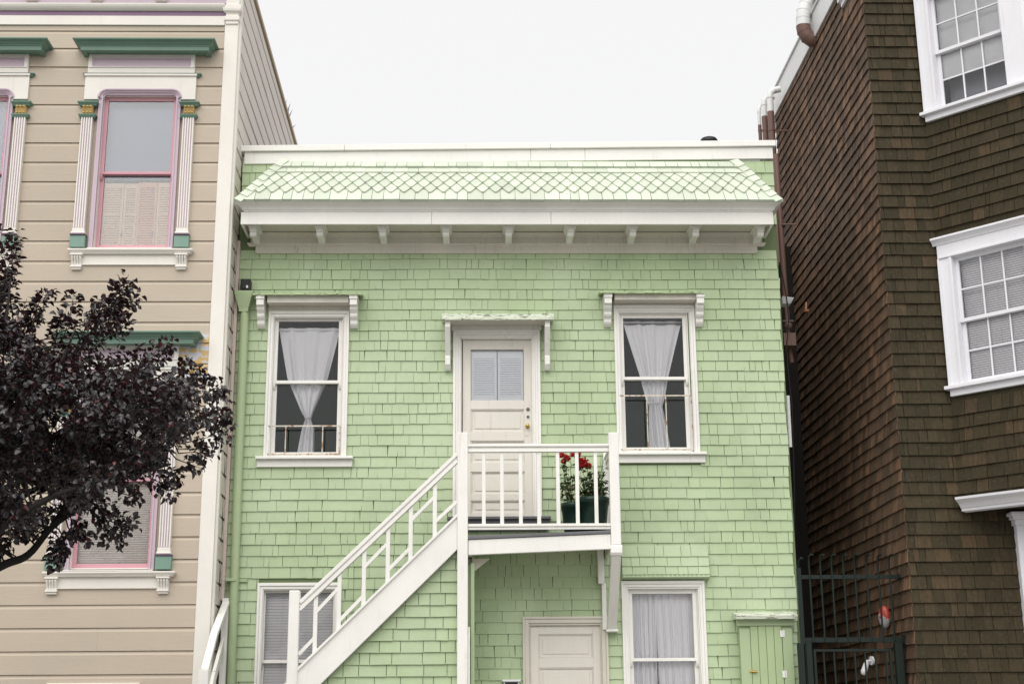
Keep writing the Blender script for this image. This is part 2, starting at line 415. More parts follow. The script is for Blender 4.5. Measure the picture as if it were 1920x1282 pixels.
# ================================================================== GREEN HOUSE
GY = 16.0
G = Fr((0, GY, 0))
house = thing('house', 'pale green shingled two storey house with mansard skirt roof, between the tan and brown houses', 'house', (.36, GY, 0))
gl, gr_ = -2.84, 3.555
def gx(px, py, n=0): return ax(px, py, GY-n)
def gz(py, n=0, px=900): return az(px, py, GY-n)
WL = (-2.345, -1.642, 4.693, 6.24)       # glass of the upper left window
WR = (1.69, 2.388, 4.735, 6.273)
WBL = (-2.375, -1.625, 1.55, 3.10)
WBR = (1.70, 2.375, 1.55, 3.068)
def hole(g, s=.045, b=.065): return (g[0]-s-.012, g[1]+s+.012, g[2]-b-.012, g[3]+s+.012)
DOOR = (-.195, .61, 3.93, 6.01)
LDOOR = (.553, 1.345, .62, 2.722)
holes = [hole(WL), hole(WR), hole(WBL), hole(WBR), (DOOR[0]-.012, DOOR[1]+.012, DOOR[2]-.03, DOOR[3]+.012), (LDOOR[0]-.012, LDOOR[1]+.012, LDOOR[2], LDOOR[3]+.012)]
b = MB(); sheet(b, G, gl, gr_, 0.0, 8.25, holes, -.001); part(b, 'wall_backing', M['gap'], house)
b = MB(); b.col = .3
trims = [(-2.44, -1.52, 4.55, 6.33), (1.60, 2.52, 4.58, 6.40), (-2.455, -1.54, 1.3, 3.19), (1.59, 2.49, 1.3, 3.19), (-.29, .70, 3.86, 5.98), (.485, 1.40, .5, 2.74)]
def gedges(z): return gl, gr_+.010*math.sin(z*7)+ (-.005*(8.3-z))
shingles(b, G, gl, gr_, .15, 7.10, .1243, holes+trims, seed=4, edges=gedges, jit=.0028, t=.017, gap=.0042)
shingles(b, G, gl, gr_+.01, 7.42, 8.24, .165, [], seed=9, t=.018, gap=.004)
# body behind: right side, left side, back, roof
RS = Fr((gr_, GY+7, 0), (0, -1, 0))                # unseen alley side faces +X
b.col = .4
b.face([(gr_, GY, 0), (gr_-.01, GY+7, 0), (gr_-.01, GY+7, 8.2), (gr_, GY, 8.2)])
b.face([(gl, GY+7, 0), (gl, GY, 0), (gl, GY, 8.2), (gl, GY+7, 8.2)])
b.face([(gr_, GY+7, 0), (gl, GY+7, 0), (gl, GY+7, 8.2), (gr_, GY+7, 8.2)])
part(b, 'shingle_wall', M['green'], house)
b = MB(); b.face([(gl, GY+.05, 8.22), (gr_, GY+.05, 8.22), (gr_, GY+7, 8.25), (gl, GY+7, 8.25)]); part(b, 'roof', M['roofing'], house)
# parapet boards: they climb a little to the right, butted in three lengths
b = MB()
def tilt(x): return (x-.36)*.0125
def tboard(fr, u0, u1, v0, v1, n0, n1):
    P = [fr.p(u0, v0+tilt(u0), n1), fr.p(u1, v0+tilt(u1), n1), fr.p(u1, v0+tilt(u1), n0), fr.p(u0, v0+tilt(u0), n0),
         fr.p(u0, v1+tilt(u0), n1), fr.p(u1, v1+tilt(u1), n1), fr.p(u1, v1+tilt(u1), n0), fr.p(u0, v1+tilt(u0), n0)]
    b.hexa(P)
for u0, u1 in ((gl+.02, .62), (.623, 1.28), (1.283, gr_+.01)): tboard(G, u0, u1, 8.225, 8.375, -.02, .028)
part(b, 'parapet_board', M['trimx'], house, .003)
b = MB()
for u0, u1 in ((gl-.03, -1.62), (-1.617, .86), (.863, gr_+.045)): tboard(G, u0, u1, 8.378, 8.452, -.14, .062)
part(b, 'parapet_cap', M['trimx'], house, .004)
# mansard skirt
X0, X1, YB, ZB = -2.80, 3.50, 15.40, 7.505
XT0, XT1, YT, ZT = -2.37, 3.125, 15.90, 8.19
vd = Vector((0, YT-YB, ZT-ZB)); Lm = vd.length
MF = Fr((0, YB, ZB), (1, 0, 0), vd)
r = R_(31); b = MB()
def hipx(v): t = v/Lm; return X0+(XT0-X0)*t, X1+(XT1-X1)*t
b.col = .2
b.face([MF.p(X0, 0, 0), MF.p(X1, 0, 0), MF.p(XT1, Lm, 0), MF.p(XT0, Lm, 0)])
for (xa, xb) in ((X0, XT0), (X1, XT1)):
    q = [(xa, YB, ZB), (xb, YT, ZT), (xb, GY, ZT), (xa, GY, ZB)]
    b.face(q if xa > 0 else q[::-1])
b.face([(X0, YB, ZB-.002), (X0, GY, ZB-.002), (X1, GY, ZB-.002), (X1, YB, ZB-.002)])
b.face([(XT0, YT, ZT), (XT1, YT, ZT), (XT1, GY+.03, ZT+.03), (XT0, GY+.03, ZT+.03)])
def inhip(poly, m=.0):
    poly = clip(poly, (X1-m, 0), (XT1-m, Lm)); return clip(poly, (XT0+m, Lm), (X0+m, 0))
def srow(v0, v1, t, wmin, wmax):
    t = t*1.25
    u = X0-r.random()*.1
    while u < X1:
        w = r.uniform(wmin, wmax); j = r.uniform(-.004, .004); b.col = r.random()
        poly = inhip([(u+.0035, v0+j), (u+w-.0035, v0+j+r.uniform(-.003, .003)), (u+w-.0035, v1), (u+.0035, v1)])
        plate(b, MF, poly, lambda a, v: .003+(t)*max(0, (v1-v))/(v1-v0)); u += w
srow(-.035, .26, .026, .10, .2)
dw = .152
for i, v0 in enumerate((.125, .235, .345, .455)):
    u = X0-.2+(dw/2 if i % 2 else 0)
    while u < X1+.1:
        j = r.uniform(-.005, .005); e = r.uniform(-.003, .003); b.col = r.random(); h = dw/2-.003
        poly = [(u-.012, v0+j), (u+.012, v0+j), (u+h, v0+.112+e), (u+h, v0+.26), (u-h, v0+.26), (u-h, v0+.112-e)]
        plate(b, MF, inhip(poly, .05), lambda a, v, v0=v0: .004+.034*max(0, v0+.26-v)/.26); u += dw
srow(.555, .72, .028, .08, .2); srow(.69, Lm, .026, .08, .2)
# shingles that ride the two hips
for s_, xa, xb in ((1, X0, XT0), (-1, X1, XT1)):
    a = MF.p(xa, -.03, .006); c = MF.p(xb, Lm*.99, .006); d = (c-a).normalized(); side = MF.N.cross(d).normalized()*(-s_)
    n = 8; L = (c-a).length; fx = Fr(a, MF.N.cross(d).normalized(), d) if False else None
    for i in range(n):
        p = a+d*(L*i/n); q = a+d*(L*(i+1.35)/n); w = .095*r.uniform(.9, 1.1); b.col = r.random()
        up = MF.N
        P = [p-side*.01+up*.012, p+side*w+up*.012-d*.02, q+side*w+up*.012, q-side*.01+up*.012,
             p-side*.01+up*.036, p+side*w+up*.036-d*.02, q+side*w+up*.018, q-side*.01+up*.018]
        b.hexa(P)
        # the return face of the hip
        p2 = p.copy(); back = Vector((0, .16, 0))
        P = [p-side*.012+up*.0, p+back-side*.012, q+back-side*.012, q-side*.012, p-side*.014+up*.034, p+back+Vector((-s_*.02, 0, .02)), q+back+Vector((-s_*.012, 0, .012)), q-side*.012+up*.016]
        b.hexa(P)
part(b, 'mansard_roof', M['green2'], house)
# cornice: crown, fascia, soffit, bed mould, frieze, brackets
b = MB()
cr0, cr1 = -2.30, 3.0                                 # crown() adds n at both ends
b = MB()
KX0, KX1 = X0+.60, X1-.60                             # so that the top lip (n=.60) ends at X0..X1
b.crown(G, KX0, KX1, [(.505, 7.395), (.512, 7.40), (.512, 7.412), (.53, 7.416), (.535, 7.43), (.548, 7.45), (.575, 7.468), (.60, 7.48), (.608, 7.484), (.608, 7.50), (.50, 7.502)])
part(b, 'cornice', M['trimx'], house, .002)
b = MB(); FX0, FX1 = -2.745, 3.42
for u0, u1 in ((FX0, -.55), (-.547, .83), (.833, FX1)): b.box(G, u0, u1, 7.245, 7.394, .475, .505)
b.box(G, FX0, FX0+.028, 7.245, 7.394, .0, .4745); b.box(G, FX1-.028, FX1, 7.245, 7.394, .0, .4745)
part(b, 'fascia', M['trimx'], house, .003)
b = MB(); b.box(G, FX0+.029, FX1-.029, 7.305, 7.33, .0, .4745); part(b, 'soffit', M['dirty'], house)
b = MB()
fz0, fz1 = 7.055, 7.31
b.box(G, -2.64, 3.31, fz0, 7.304, .0, .035)
b.box(G, -2.70, 3.37, fz0+.11, 7.303, .0, .052)
b.crown(G, -2.68, 3.35, [(.036, fz0+.085), (.045, fz0+.09), (.05, fz0+.105), (.06, fz0+.112), (.06, fz0+.122), (.05, fz0+.124)])
b.crown(G, -2.66, 3.33, [(.052, 7.245), (.06, 7.25), (.075, 7.27), (.095, 7.285), (.095, 7.300), (.05, 7.301)])
part(b, 'frieze', M['dirty'], house, .002)
for px in (474, 599, 717, 836, 954, 1070, 1187, 1305, 1427):
    x = ax(px, 437, 15.62); b = MB(); w = .038
    b.extr(G, [(.0525, 7.3045), (.0525, 7.16), (.14, 7.165), (.20, 7.175), (.27, 7.165), (.315, 7.15), (.35, 7.155), (.365, 7.172), (.365, 7.198), (.395, 7.202), (.395, 7.3045)], x-w, x+w)
    b.crown(G, x-w+.004, x+w-.004, [(.0, 7.30), (.012, 7.305), (.03, 7.32), (.03, 7.334)][0:0] or [(.362, 7.298), (.366, 7.30), (.385, 7.32), (.385, 7.3343)], .053) if False else None
    b.box(G, x-w-.030, x+w+.030, 7.275, 7.3043, .096, .425); b.box(G, x-w-.016, x+w+.016, 7.250, 7.2745, .096, .410)
    part(b, 'bracket', M['trim'], house, .003)

# ---- window trim of the green house
def gcasing(co, sill, cap=True):
    a0, a1, b0, b1 = co
    def f(c, o):
        o0, o1, p0, p1 = o
        lo = sill+.0
        c.frame(G, a0, a1, lo, b1, .028, .0, .045, 0, .035)
        c.frame(G, a0+.028, a1-.028, lo, b1-.035, .030, .0, .032, 0, .035)
        w = (o0-a0)-.058
        c.frame(G, a0+.058, a1-.058, lo, b1-.07, max(w-.006, .01), .0, .022, 0, max((b1-.07)-p1-.005, .01))
    return f
def scroll(x0, x1, zt, h, d, parent, mat='trim'):
    b = MB(); pr = [(.0, zt), (d, zt), (d, zt-.12*h/.35)]
    for i in range(1, 15):
        t = i/14; pr.append((d*(1-.18) - d*.62*t + .020*abs(math.sin(t*math.pi*3))*(1), zt-.12*h/.35-(h-.12*h/.35)*t))
    pr.append((0, zt-h)); b.extr(G, pr, x0, x1)
    b.box(G, x0-.006, x1+.006, zt-.055, zt-.002, .001, d+.012); part(b, 'bracket', M[mat], parent, .002)
def hood(x0, x1, z, d, parent, layers=1, mat='peelg', seed=0, thick=.02, drop=.05):
    r = R_(seed); b = MB(); n = 34
    for k in range(layers):
        t0 = thick*k; dd = d-(.03*k)
        us = [x0+(x1-x0)*i/n for i in range(n+1)]
        V = []
        for u in us:
            j = r.uniform(-.006, .006); e = r.uniform(-.010, .012)
            V += [G.p(u, z+drop+t0, .0), G.p(u, z+t0+j*.5, dd+e), G.p(u, z+t0+thick+j, dd+e*.6), G.p(u, z+drop+t0+thick, .0)]
        Fs = []
        for i in range(n):
            a = i*4; Fs += [(a, a+4, a+5, a+1), (a+1, a+5, a+6, a+2), (a+2, a+6, a+7, a+3)]
        Fs += [(0, 1, 2, 3), (n*4+3, n*4+2, n*4+1, n*4)]
        b.idx(V, Fs)
    part(b, 'hood', M[mat], parent)
def gsill(x0, x1, z, parent, px=.10):
    b = MB(); b.box(G, x0, x1, z-.03, z, -.05, px); b.box(G, x0+.012, x1-.012, z-.115, z-.031, .0, .045); part(b, 'sill', M['trimx'], parent, .004)
def rusty_guard(x0, x1, z0, z1, bars, parent, n=.03):
    b = MB()
    b.box(G, x0, x1, z1-.016, z1, n-.006, n+.002); b.box(G, x0, x1, z0, z0+.02, n-.006, n+.002)
    for x in [x0+.006, x1-.006]+bars: b.box(G, x-.006, x+.006, z0+.02, z1-.016, n-.005, n+.001)
    part(b, 'guard_rail', M['rust'], parent)

wl = double_hung(house, G, WL, 5.51, gcasing((-2.455, -1.515, 4.62, 6.345), 4.62))
hood(-2.615, -1.36, 6.475, .25, wl, 1, 'peelg', 3)
b = MB(); b.box(G, -2.46, -1.51, 6.346, 6.475, .0, .03); b.box(G, -2.455, -1.515, 6.40, 6.50, .031, .19); part(b, 'hood_board', M['dirty'], wl, .002)
scroll(-2.575, -2.49, 6.49, .36, .22, wl); scroll(-1.50, -1.415, 6.49, .36, .22, wl)
gsill(-2.535, -1.435, 4.618, wl)
rusty_guard(-2.41, -1.59, 4.64, 4.985, [-2.21, -1.79], wl)
wr = double_hung(house, G, WR, 5.545, gcasing((1.575, 2.525, 4.65, 6.41), 4.65))
hood(1.40, 2.615, 6.492, .25, wr, 1, 'peelg', 5)
b = MB(); b.box(G, 1.57, 2.53, 6.411, 6.495, .0, .03); b.box(G, 1.575, 2.525, 6.43, 6.52, .031, .19); part(b, 'hood_board', M['dirty'], wr, .002)
scroll(1.455, 1.54, 6.505, .36, .22, wr); scroll(2.53, 2.615, 6.505, .36, .22, wr)
gsill(1.52, 2.59, 4.652, wr)
rusty_guard(1.62, 2.45, 4.68, 5.33, [1.93, 2.15], wr)
wbl = double_hung(house, G, WBL, az(500, 1240, GY+.08), gcasing((-2.46, -1.535, 1.45, 3.205), 1.45))
gsill(-2.54, -1.46, 1.45, wbl)
wbr = double_hung(house, G, WBR, az(1240, 1236, GY+.06), gcasing((1.575, 2.505, 1.45, 3.205), 1.45))
gsill(1.50, 2.58, 1.45, wbr)
# flared shingle drip over the lower right window, its hem cut in small teeth
b = MB(); r = R_(8); xA, xB = 1.585, 2.56
fv = Vector((0, .07, .34)); FF = Fr((0, GY-.10, 3.245), (1, 0, 0), fv)
for i, (v0, v1) in enumerate(((.02, .14), (.115, .245), (.225, .36))):
    u = xA
    while u < xB-.01:
        w = min(r.uniform(.09, .2), xB-u); w = xB-u if xB-u-w < .05 else w; b.col = r.random()
        plate(b, FF, [(u+.002, v0+r.uniform(-.003, .003)), (u+w-.002, v0), (u+w-.002, v1), (u+.002, v1)], lambda a, v, v1=v1: .004+.014*(v1-v)/.13, -.03); u += w
n = 20
for i in range(n):
    u = xA+(xB-xA)*i/n; w = (xB-xA)/n; b.col = r.random()
    plate(b, FF, [(u, -.012), (u+w, -.012), (u+w, .05), (u, .05)], lambda a, v: .004, -.02)
    k = r.uniform(.75, 1.1)
    plate(b, FF, [(u+.004, -.010), (u+w-.004, -.010), (u+w/2, -.01+.048*k)], lambda a, v: .012, .004)
b.face([FF.p(xA, -.01, -.02), FF.p(xA, .36, -.02), FF.p(xA, .36, -.12), FF.p(xA, -.01, -.12)])
b.face([FF.p(xB, -.01, -.02), FF.p(xB, -.01, -.12), FF.p(xB, .36, -.12), FF.p(xB, .36, -.02)])
b.face([FF.p(xA, -.012, -.02), FF.p(xA, -.012, -.11), FF.p(xB, -.012, -.11), FF.p(xB, -.012, -.02)])
part(b, 'window_drip', M['green'], house)

# ---- upper door
def panels(b, fr, x0, x1, zs, n, dep=.014, w=.012):
    for a, c in zs:
        b.box(fr, x0+.03, x1-.03, a+.03, c-.03, n, n+.006)
        b.frame(fr, x0, x1, a, c, w, n, n+dep*.9)
def door_leaf(house, fr, D, gl_, pans, n0, name='door', mat='doorw'):
    x0, x1, z0, z1 = D; b = MB(); st = .095; f = n0+.04
    rails = sorted([z0, z1] + [v for p in pans for v in p] + ([gl_[0], gl_[1]] if gl_ else []))
    b.box(fr, x0, x0+st, z0, z1, n0, f); b.box(fr, x1-st, x1, z0, z1, n0, f)
    for i in range(0, len(rails), 2): b.box(fr, x0+st, x1-st, rails[i], rails[i+1], n0, f)
    for a, c in pans:
        b.box(fr, x0+st, x1-st, a, c, n0, f-.022); b.frame(fr, x0+st, x1-st, a, c, .012, f-.022, f-.008)
        b.box(fr, x0+st+.045, x1-st-.045, a+.04, c-.04, f-.022, f-.014)
    return part(b, name, M[mat], house, .003)
def dz(py): return az(930, py, GY+.03)
d = door_leaf(house, G, DOOR, (dz(750), dz(655)), [(dz(809), dz(767)), (dz(867), dz(826)), (dz(926), dz(884)), (dz(961), dz(938))][::-1], -.075)
b = MB(); b.box(G, DOOR[0]+.09, DOOR[1]-.09, dz(750), dz(655), -.062, -.058); part(b, 'pane', M['glass'], d)
b = MB(); z0, z1 = dz(750)+.005, dz(655)-.005
for a0, a1 in ((DOOR[0]+.098, (DOOR[0]+DOOR[1])/2-.004), ((DOOR[0]+DOOR[1])/2+.004, DOOR[1]-.098)):
    b.frame(G, a0, a1, z0, z1, .03, -.10, -.08, .05, .09)
    k = 17; za, zb = z0+.05, z1-.09
    for i in range(k):
        z = za+(zb-za)*(i+.5)/k; h = (zb-za)/k
        b.extr(G, [(-.098, z+h*.5), (-.093, z+h*.55), (-.080, z-h*.42), (-.085, z-h*.5)], a0+.03, a1-.03)
    b.box(G, a0+.03, a1-.03, za, zb, -.108, -.103)
part(b, 'louvred_shutter', M['shutterw'], d)
for nm, px, py, rr, mt in (('lock', 990, 767, .020, 'iron'), ('lock', 990, 781, .016, 'iron'), ('door_knob', 989, 799, .026, 'brass')):
    p = at(px, py, GY+.03); b = MB(); o = G.p(p.x, p.z, -.035)
    b.tube([o, o+Vector((0, -.010, 0))], rr, 16); b.tube([o+Vector((0, -.010, 0)), o+Vector((0, -.016, 0))], rr*.6, 12)
    if nm == 'door_knob':
        b.tube([o, o+Vector((0, -.045, 0))], .010, 10); b.ball(o+Vector((0, -.05, 0)), .024, 14, 9, (1, .8, 1))
    part(b, nm, M[mt], d)
p = at(988, 812, GY+.03); b = MB(); b.box(G, p.x-.022, p.x+.022, p.z-.03, p.z+.09, -.035, -.031); part(b, 'lock_plate', M['doorw'], d, .002)
b = MB()
a0, a1, zt, zb = -.305, .705, 6.11, 3.90
b.frame(G, a0, a1, zb, zt, .030, .0, .05, 0, .03); b.frame(G, a0+.03, a1-.03, zb, zt-.03, .028, .0, .036, 0, .028)
b.frame(G, a0+.058, a1-.058, zb, zt-.058, .026, .0, .022, 0, .026)
b.frame(G, a0+.084, a1-.084, zb, zt-.084, .014, -.07, .014, 0, .014)
b.box(G, a0-.02, a1+.02, 6.111, 6.20, .0, .03)
df = part(b, 'door_casing', M['trim'], house, .003)
hood(-.43, .86, 6.150, .33, df, 4, 'peel', 7, .024, .06)
b = MB(); b.box(G, -.37, .80, 6.16, 6.20, .031, .27); part(b, 'hood_board', M['dirty'], df, .002)
for x0, x1 in ((-.395, -.335), (.755, .815)):
    b = MB(); b.extr(G, [(.0, 6.16), (.28, 6.16), (.285, 6.08), (.10, 5.78), (.115, 5.77), (.115, 5.68), (.07, 5.62), (.0, 5.62)], x0, x1); part(b, 'bracket', M['trim'], df, .003)
b = MB(); b.box(G, -.36, .80, 3.895, 3.925, -.10, .09); b.box(G, -.34, .78, 3.84, 3.892, .0, .05); b.box(G, -.33, .77, 3.77, 3.838, .0, .07); part(b, 'door_step', M['deck'], house, .003)
# ---- lower door
ld = door_leaf(house, G, LDOOR, None, [(2.30, az(1060, 1188, GY)), (1.95, az(1060, 1251, GY)-.0), (1.35, 1.87), (.75, 1.27)][::-1] if False else
     [(.75, 1.25), (1.34, 1.74), (1.82, az(1060, 1251, GY)), (az(1060, 1232, GY), az(1060, 1188, GY))], -.06)
b = MB(); a0, a1, zt = .472, 1.415, 2.818
b.frame(G, a0, a1, .5, zt, .025, .0, .05, 0, .025); b.frame(G, a0+.025, a1-.025, .5, zt-.025, .045, .0, .035, 0, .045); b.frame(G, a0+.07, a1-.07, .5, zt-.07, .012, -.06, .015, 0, .024)
part(b, 'door_casing', M['dirty'], house, .003)
b = MB(); b.box(G, -.2, 2.0, 0, .6, .0, .95); b.box(G, -.2, 2.0, 0, .42, .951, 1.25); b.box(G, -.2, 2.0, 0, .25, 1.251, 1.55); b.box(G, LDOOR[0], LDOOR[1], .6, .62, -.06, .03); part(b, 'entry_steps', M['concrete'], house, .01)

# ================================================================== STAIRS AND LANDING
SY = 15.2; S = Fr((0, SY, 0))
def sxz(px, py, Y=SY): p = at(px, py, Y); return p.x, p.z
st = thing('outdoor_staircase', 'white wooden staircase with a small balcony landing at the upper door of the green house', 'staircase', (-.2, SY, 0))
PL, PR = -.182, 1.455                       # post centres
tL = az(867, 812, SY); tR = az(1150, 812, SY)
b = MB(); b.box(S, PL-.056, PL+.056, .0, tL, -.056, .056); part(b, 'post', M['trim'], st, .006)
b = MB(); zr = az(1157, 1040, SY)
b.box(S, PR-.054, PR+.054, az(1157, 1022, SY), tR, -.054, .054)
b.extr(S, [(-.054, az(1157, 1022, SY)), (-.054, zr+.01), (-.03, zr-.01), (.045, zr-.01), (.066, zr+.02), (.066, az(1157, 1026, SY)), (.05, az(1157, 1022, SY))], PR-.062, PR+.062)
part(b, 'post', M['trim'], st, .006)
b = MB(); b.box(G, PR-.05, PR+.05, az(1133, 985, GY), az(1133, 845, GY), .02, .10); part(b, 'post', M['trim'], st, .005)
zt1 = az(1000, 834, SY); zr0 = az(1000, 985, SY)
def rail(fr, a, c, z, w=.08, lower=False):
    b = MB()
    if not lower:
        b.extr(fr, [(-w/2, z-.03), (w/2, z-.03), (w/2+.004, z-.012), (w/2-.012, z), (-w/2+.012, z), (-w/2-.004, z-.012)], a, c)
        b.box(fr, a, c, z-.062, z-.031, -w*.28, w*.28); b.box(fr, a, c, z-.085, z-.063, -w*.42, w*.42)
    else:
        b.box(fr, a, c, z-.030, z, -w*.42, w*.42); b.box(fr, a, c, z-.062, z-.031, -w*.25, w*.25)
    return b
part(rail(S, PL+.057, PR-.055, zt1+.005), 'handrail', M['trim'], st, .002)
part(rail(S, PL+.057, PR-.055, zr0+.018, .08, True), 'bottom_rail', M['trim'], st, .002)
for px in (907, 941, 976, 1010, 1046, 1082, 1117):
    x = ax(px, 900, SY); b = MB(); b.box(S, x-.020, x+.020, zr0+.019, zt1-.081, -.018, .018); part(b, 'baluster', M['trim'], st, .003)
# return rail along the right end
E_ = Fr((PR, GY, 0), (0, -1, 0))                # u runs from the wall to the front
part(rail(E_, .10, GY-SY-.055, zt1+.005), 'handrail', M['trim'], st, .002)
part(rail(E_, .10, GY-SY-.055, zr0+.018, .08, True), 'bottom_rail', M['trim'], st, .002)
for k in range(4):
    u = .22+k*.14; b = MB(); b.box(E_, u-.018, u+.018, zr0+.019, zt1-.081, -.016, .016); part(b, 'baluster', M['trim'], st, .003)
# deck, sagging a little towards the left post
zl, zq = az(880, 1012, SY), az(1145, 1000, SY)
def dk(x): return zl+(zq-zl)*(x-PL)/(PR-PL)
b = MB()
def slab(x0, x1, dz0, dz1, y0, y1): b.hexa([(x0, y0, dk(x0)+dz0), (x1, y0, dk(x1)+dz0), (x1, y1, dk(x1)+dz0), (x0, y1, dk(x0)+dz0), (x0, y0, dk(x0)+dz1), (x1, y0, dk(x1)+dz1), (x1, y1, dk(x1)+dz1), (x0, y1, dk(x0)+dz1)])
for k in range(7): slab(PL+.057, PR-.02, .0, .034, SY-.045+k*.116, SY-.045+k*.116+.113)
part(b, 'deck', M['deck'], st, .004)
b = MB(); slab(PL+.06, PR-.056, -.165, -.003, SY-.03, SY+.02); part(b, 'front_beam', M['trimx'], st, .005)
b = MB()
slab(PR-.055, PR-.02, -.17, -.003, SY+.06, GY-.02); slab(PL+.06, PL+.10, -.17, -.003, SY+.021, GY-.02)
slab(PL+.101, PR-.056, -.06, -.03, SY+.021, GY-.02)
part(b, 'joist', M['dirty'], st, .003)
# brace under the right corner, from the post foot back to the wall
b = MB(); zc = az(1150, 1180, GY-.05)
b.hexa([(PR-.05, GY-.03, zc), (PR+.05, GY-.03, zc), (PR+.05, GY-.12, zc), (PR-.05, GY-.12, zc), (PR-.05, SY+.07, zr+.02), (PR+.05, SY+.07, zr+.02), (PR+.05, SY-.03, zr-.012), (PR-.05, SY-.03, zr-.012)])
b.box(G, PR-.065, PR+.065, zc-.025, zc, .01, .14); part(b, 'brace', M['trim'], st, .004)
b = MB(); b.box(G, PR-.14, PR-.07, az(1135, 1095, GY), az(1135, 1030, GY), .02, .09); b.box(G, PR-.10, PR-.052, zc, az(1135, 1094, GY), .02, .07); part(b, 'brace', M['trim'], st, .004)
b = MB(); q = [(PL+.058, -.175), (PL+.058, -.33), (PL+.10, -.33), (PL+.29, -.175)]; plate(b, Fr((0, SY+.20, dk(PL))), q[::1], lambda u, v: .03, -.03); part(b, 'gusset', M['dirty'], st, .003)
# flight
xb0, zb0 = sxz(561, 1254); xt0, zt0 = sxz(859, 967); xb1, zb1 = sxz(601, 1282); xt1, zt1_ = sxz(859, 1028)
sl = (zt0-zb0)/(xt0-xb0)
def top(x): return zt0+sl*(x-xt0)
sl2 = (zt1_-zb1)/(xt1-xb1)
def bot_(x): return zt1_+sl2*(x-xt1)
xe = PL-.057; xs = -2.9
def stringer(y0, y1):
    b = MB(); zb = 1.15; x2 = xb1+(zb-zb1)/sl2; x1 = max(xb0-(zb0-zb)/sl, -3.3)
    P = [(x1, zb), (x2, zb), (xe, bot_(xe)), (xe, top(xe))]
    A = [Vector((x, y0, z)) for x, z in P]; B = [Vector((x, y1, z)) for x, z in P]
    b.idx(A+B, [(0, 1, 2, 3), (7, 6, 5, 4), (0, 4, 5, 1), (1, 5, 6, 2), (2, 6, 7, 3), (3, 7, 4, 0)]); return b
b = stringer(SY-.02, SY+.03)
d3 = Vector((1, 0, sl)).normalized()
x1 = -2.0
b.bar((-2.0, SY-.004, top(-2.0)+.012), (xe-.001, SY-.004, top(xe)+.012), .078, .026, (0, 0, 1))
part(b, 'stringer', M['trimx'], st, .003)
part(stringer(GY-.10, GY-.05), 'stringer', M['trimx'], st, .003)
b = MB(); nst = 13; x = xe; z = top(xe)-.02
for i in range(nst):
    x0 = xe-.17-(i)*.172/sl*1.0; zz = top(x0)-.13
    if zz < 1.2: break
    b.box(WORLD, x0-.02, x0+.20, SY+.031, GY-.101, zz-.03, zz); b.box(WORLD, x0+.172, x0+.19, SY+.031, GY-.101, zz+.001, zz+.13)
part(b, 'stair_treads', M['deck'], st, .003)
# rail of the flight
nx = ax(552, 1150, SY); nz = az(552, 1107, SY)
b = MB(); b.box(S, nx-.055, nx+.055, 1.0, nz, -.055, .055); part(b, 'newel_post', M['trim'], st, .008)
xh0, zh0 = sxz(562, 1130); xh1, zh1 = sxz(858, 851)
hs = (zh1-zh0)/(xh1-xh0)
def hz(x): return zh1+hs*(x-xh1)
b = MB(); a, c = nx+.056, PL-.057
b.bar((a, SY, hz(a)-.0), (c, SY, hz(c)), .085, .036); b.bar((a, SY, hz(a)-.040), (c, SY, hz(c)-.040), .045, .034); b.bar((a, SY, hz(a)-.078), (c, SY, hz(c)-.078), .072, .030)
part(b, 'handrail', M['trim'], st, .003)
bx = [ax(p, 1000, SY) for p in (596, 639, 684, 728, 770, 815)]
for x in bx:
    b = MB(); b.hexa([(x-.022, SY-.018, top(x-.022)+.028), (x+.022, SY-.018, top(x+.022)+.028), (x+.022, SY+.018, top(x+.022)+.028), (x-.022, SY+.018, top(x-.022)+.028),
            (x-.022, SY-.018, hz(x-.022)-.105), (x+.022, SY-.018, hz(x+.022)-.105), (x+.022, SY+.018, hz(x+.022)-.105), (x-.022, SY+.018, hz(x-.022)-.105)])
    part(b, 'baluster', M['trim'], st, .003)
seg = [(561, 1225, 590, 1195), (601, 1138, 633, 1104), (645, 1154, 680, 1118), (688, 1058, 723, 1022), (734, 1062, 766, 1030), (775, 971, 811, 935), (820, 974, 857, 940)]
for a in seg:
    x0, z0 = sxz(a[0], a[1]); x1, z1 = sxz(a[2], a[3]); k = (z1-z0)/(x1-x0); ends = [nx+.055]+bx+[PL-.056]
    e0_ = min(ends, key=lambda v: abs(v-x0)); e1_ = min(ends, key=lambda v: abs(v-x1)); b = MB(); b.bar((e0_, SY, z0+k*(e0_-x0)), (e1_, SY, z1+k*(e1_-x1)), .030, .036); part(b, 'cross_rail', M['trim'], st, .002)
# shingled closet under the flight
UY = SY+.085; U = Fr((0, UY, 0))
b = MB(); shing = MB()
r = R_(77); zb = .2
def ulim(z): return xb1+(z-zb1)/sl2
while zb < bot_(PL)+.05:
    ex = .1225; a0 = max(ulim(zb+.06)-.12, -2.6); a1 = PL+.05
    u = a1; 
    while u > a0:
        w = r.uniform(.10, .32); p = max(u-w, a0); b.col = r.random(); tt = .020*r.uniform(.8, 1.2)
        if u-p > .02:
            poly = [(p+.003, zb+r.uniform(-.003, .003)), (u-.003, zb+r.uniform(-.003, .003)), (u-.003, zb+ex+.014), (p+.003, zb+ex+.014)]
            poly = clip(poly, (xe+3, bot_(xe+3)+.05), (xe-3, bot_(xe-3)+.05)) if True else poly
            plate(b, U, poly, lambda a, v, zb=zb, tt=tt: .002+tt*(zb+ex+.014-v)/(ex+.014))
        u -= w
    zb += ex
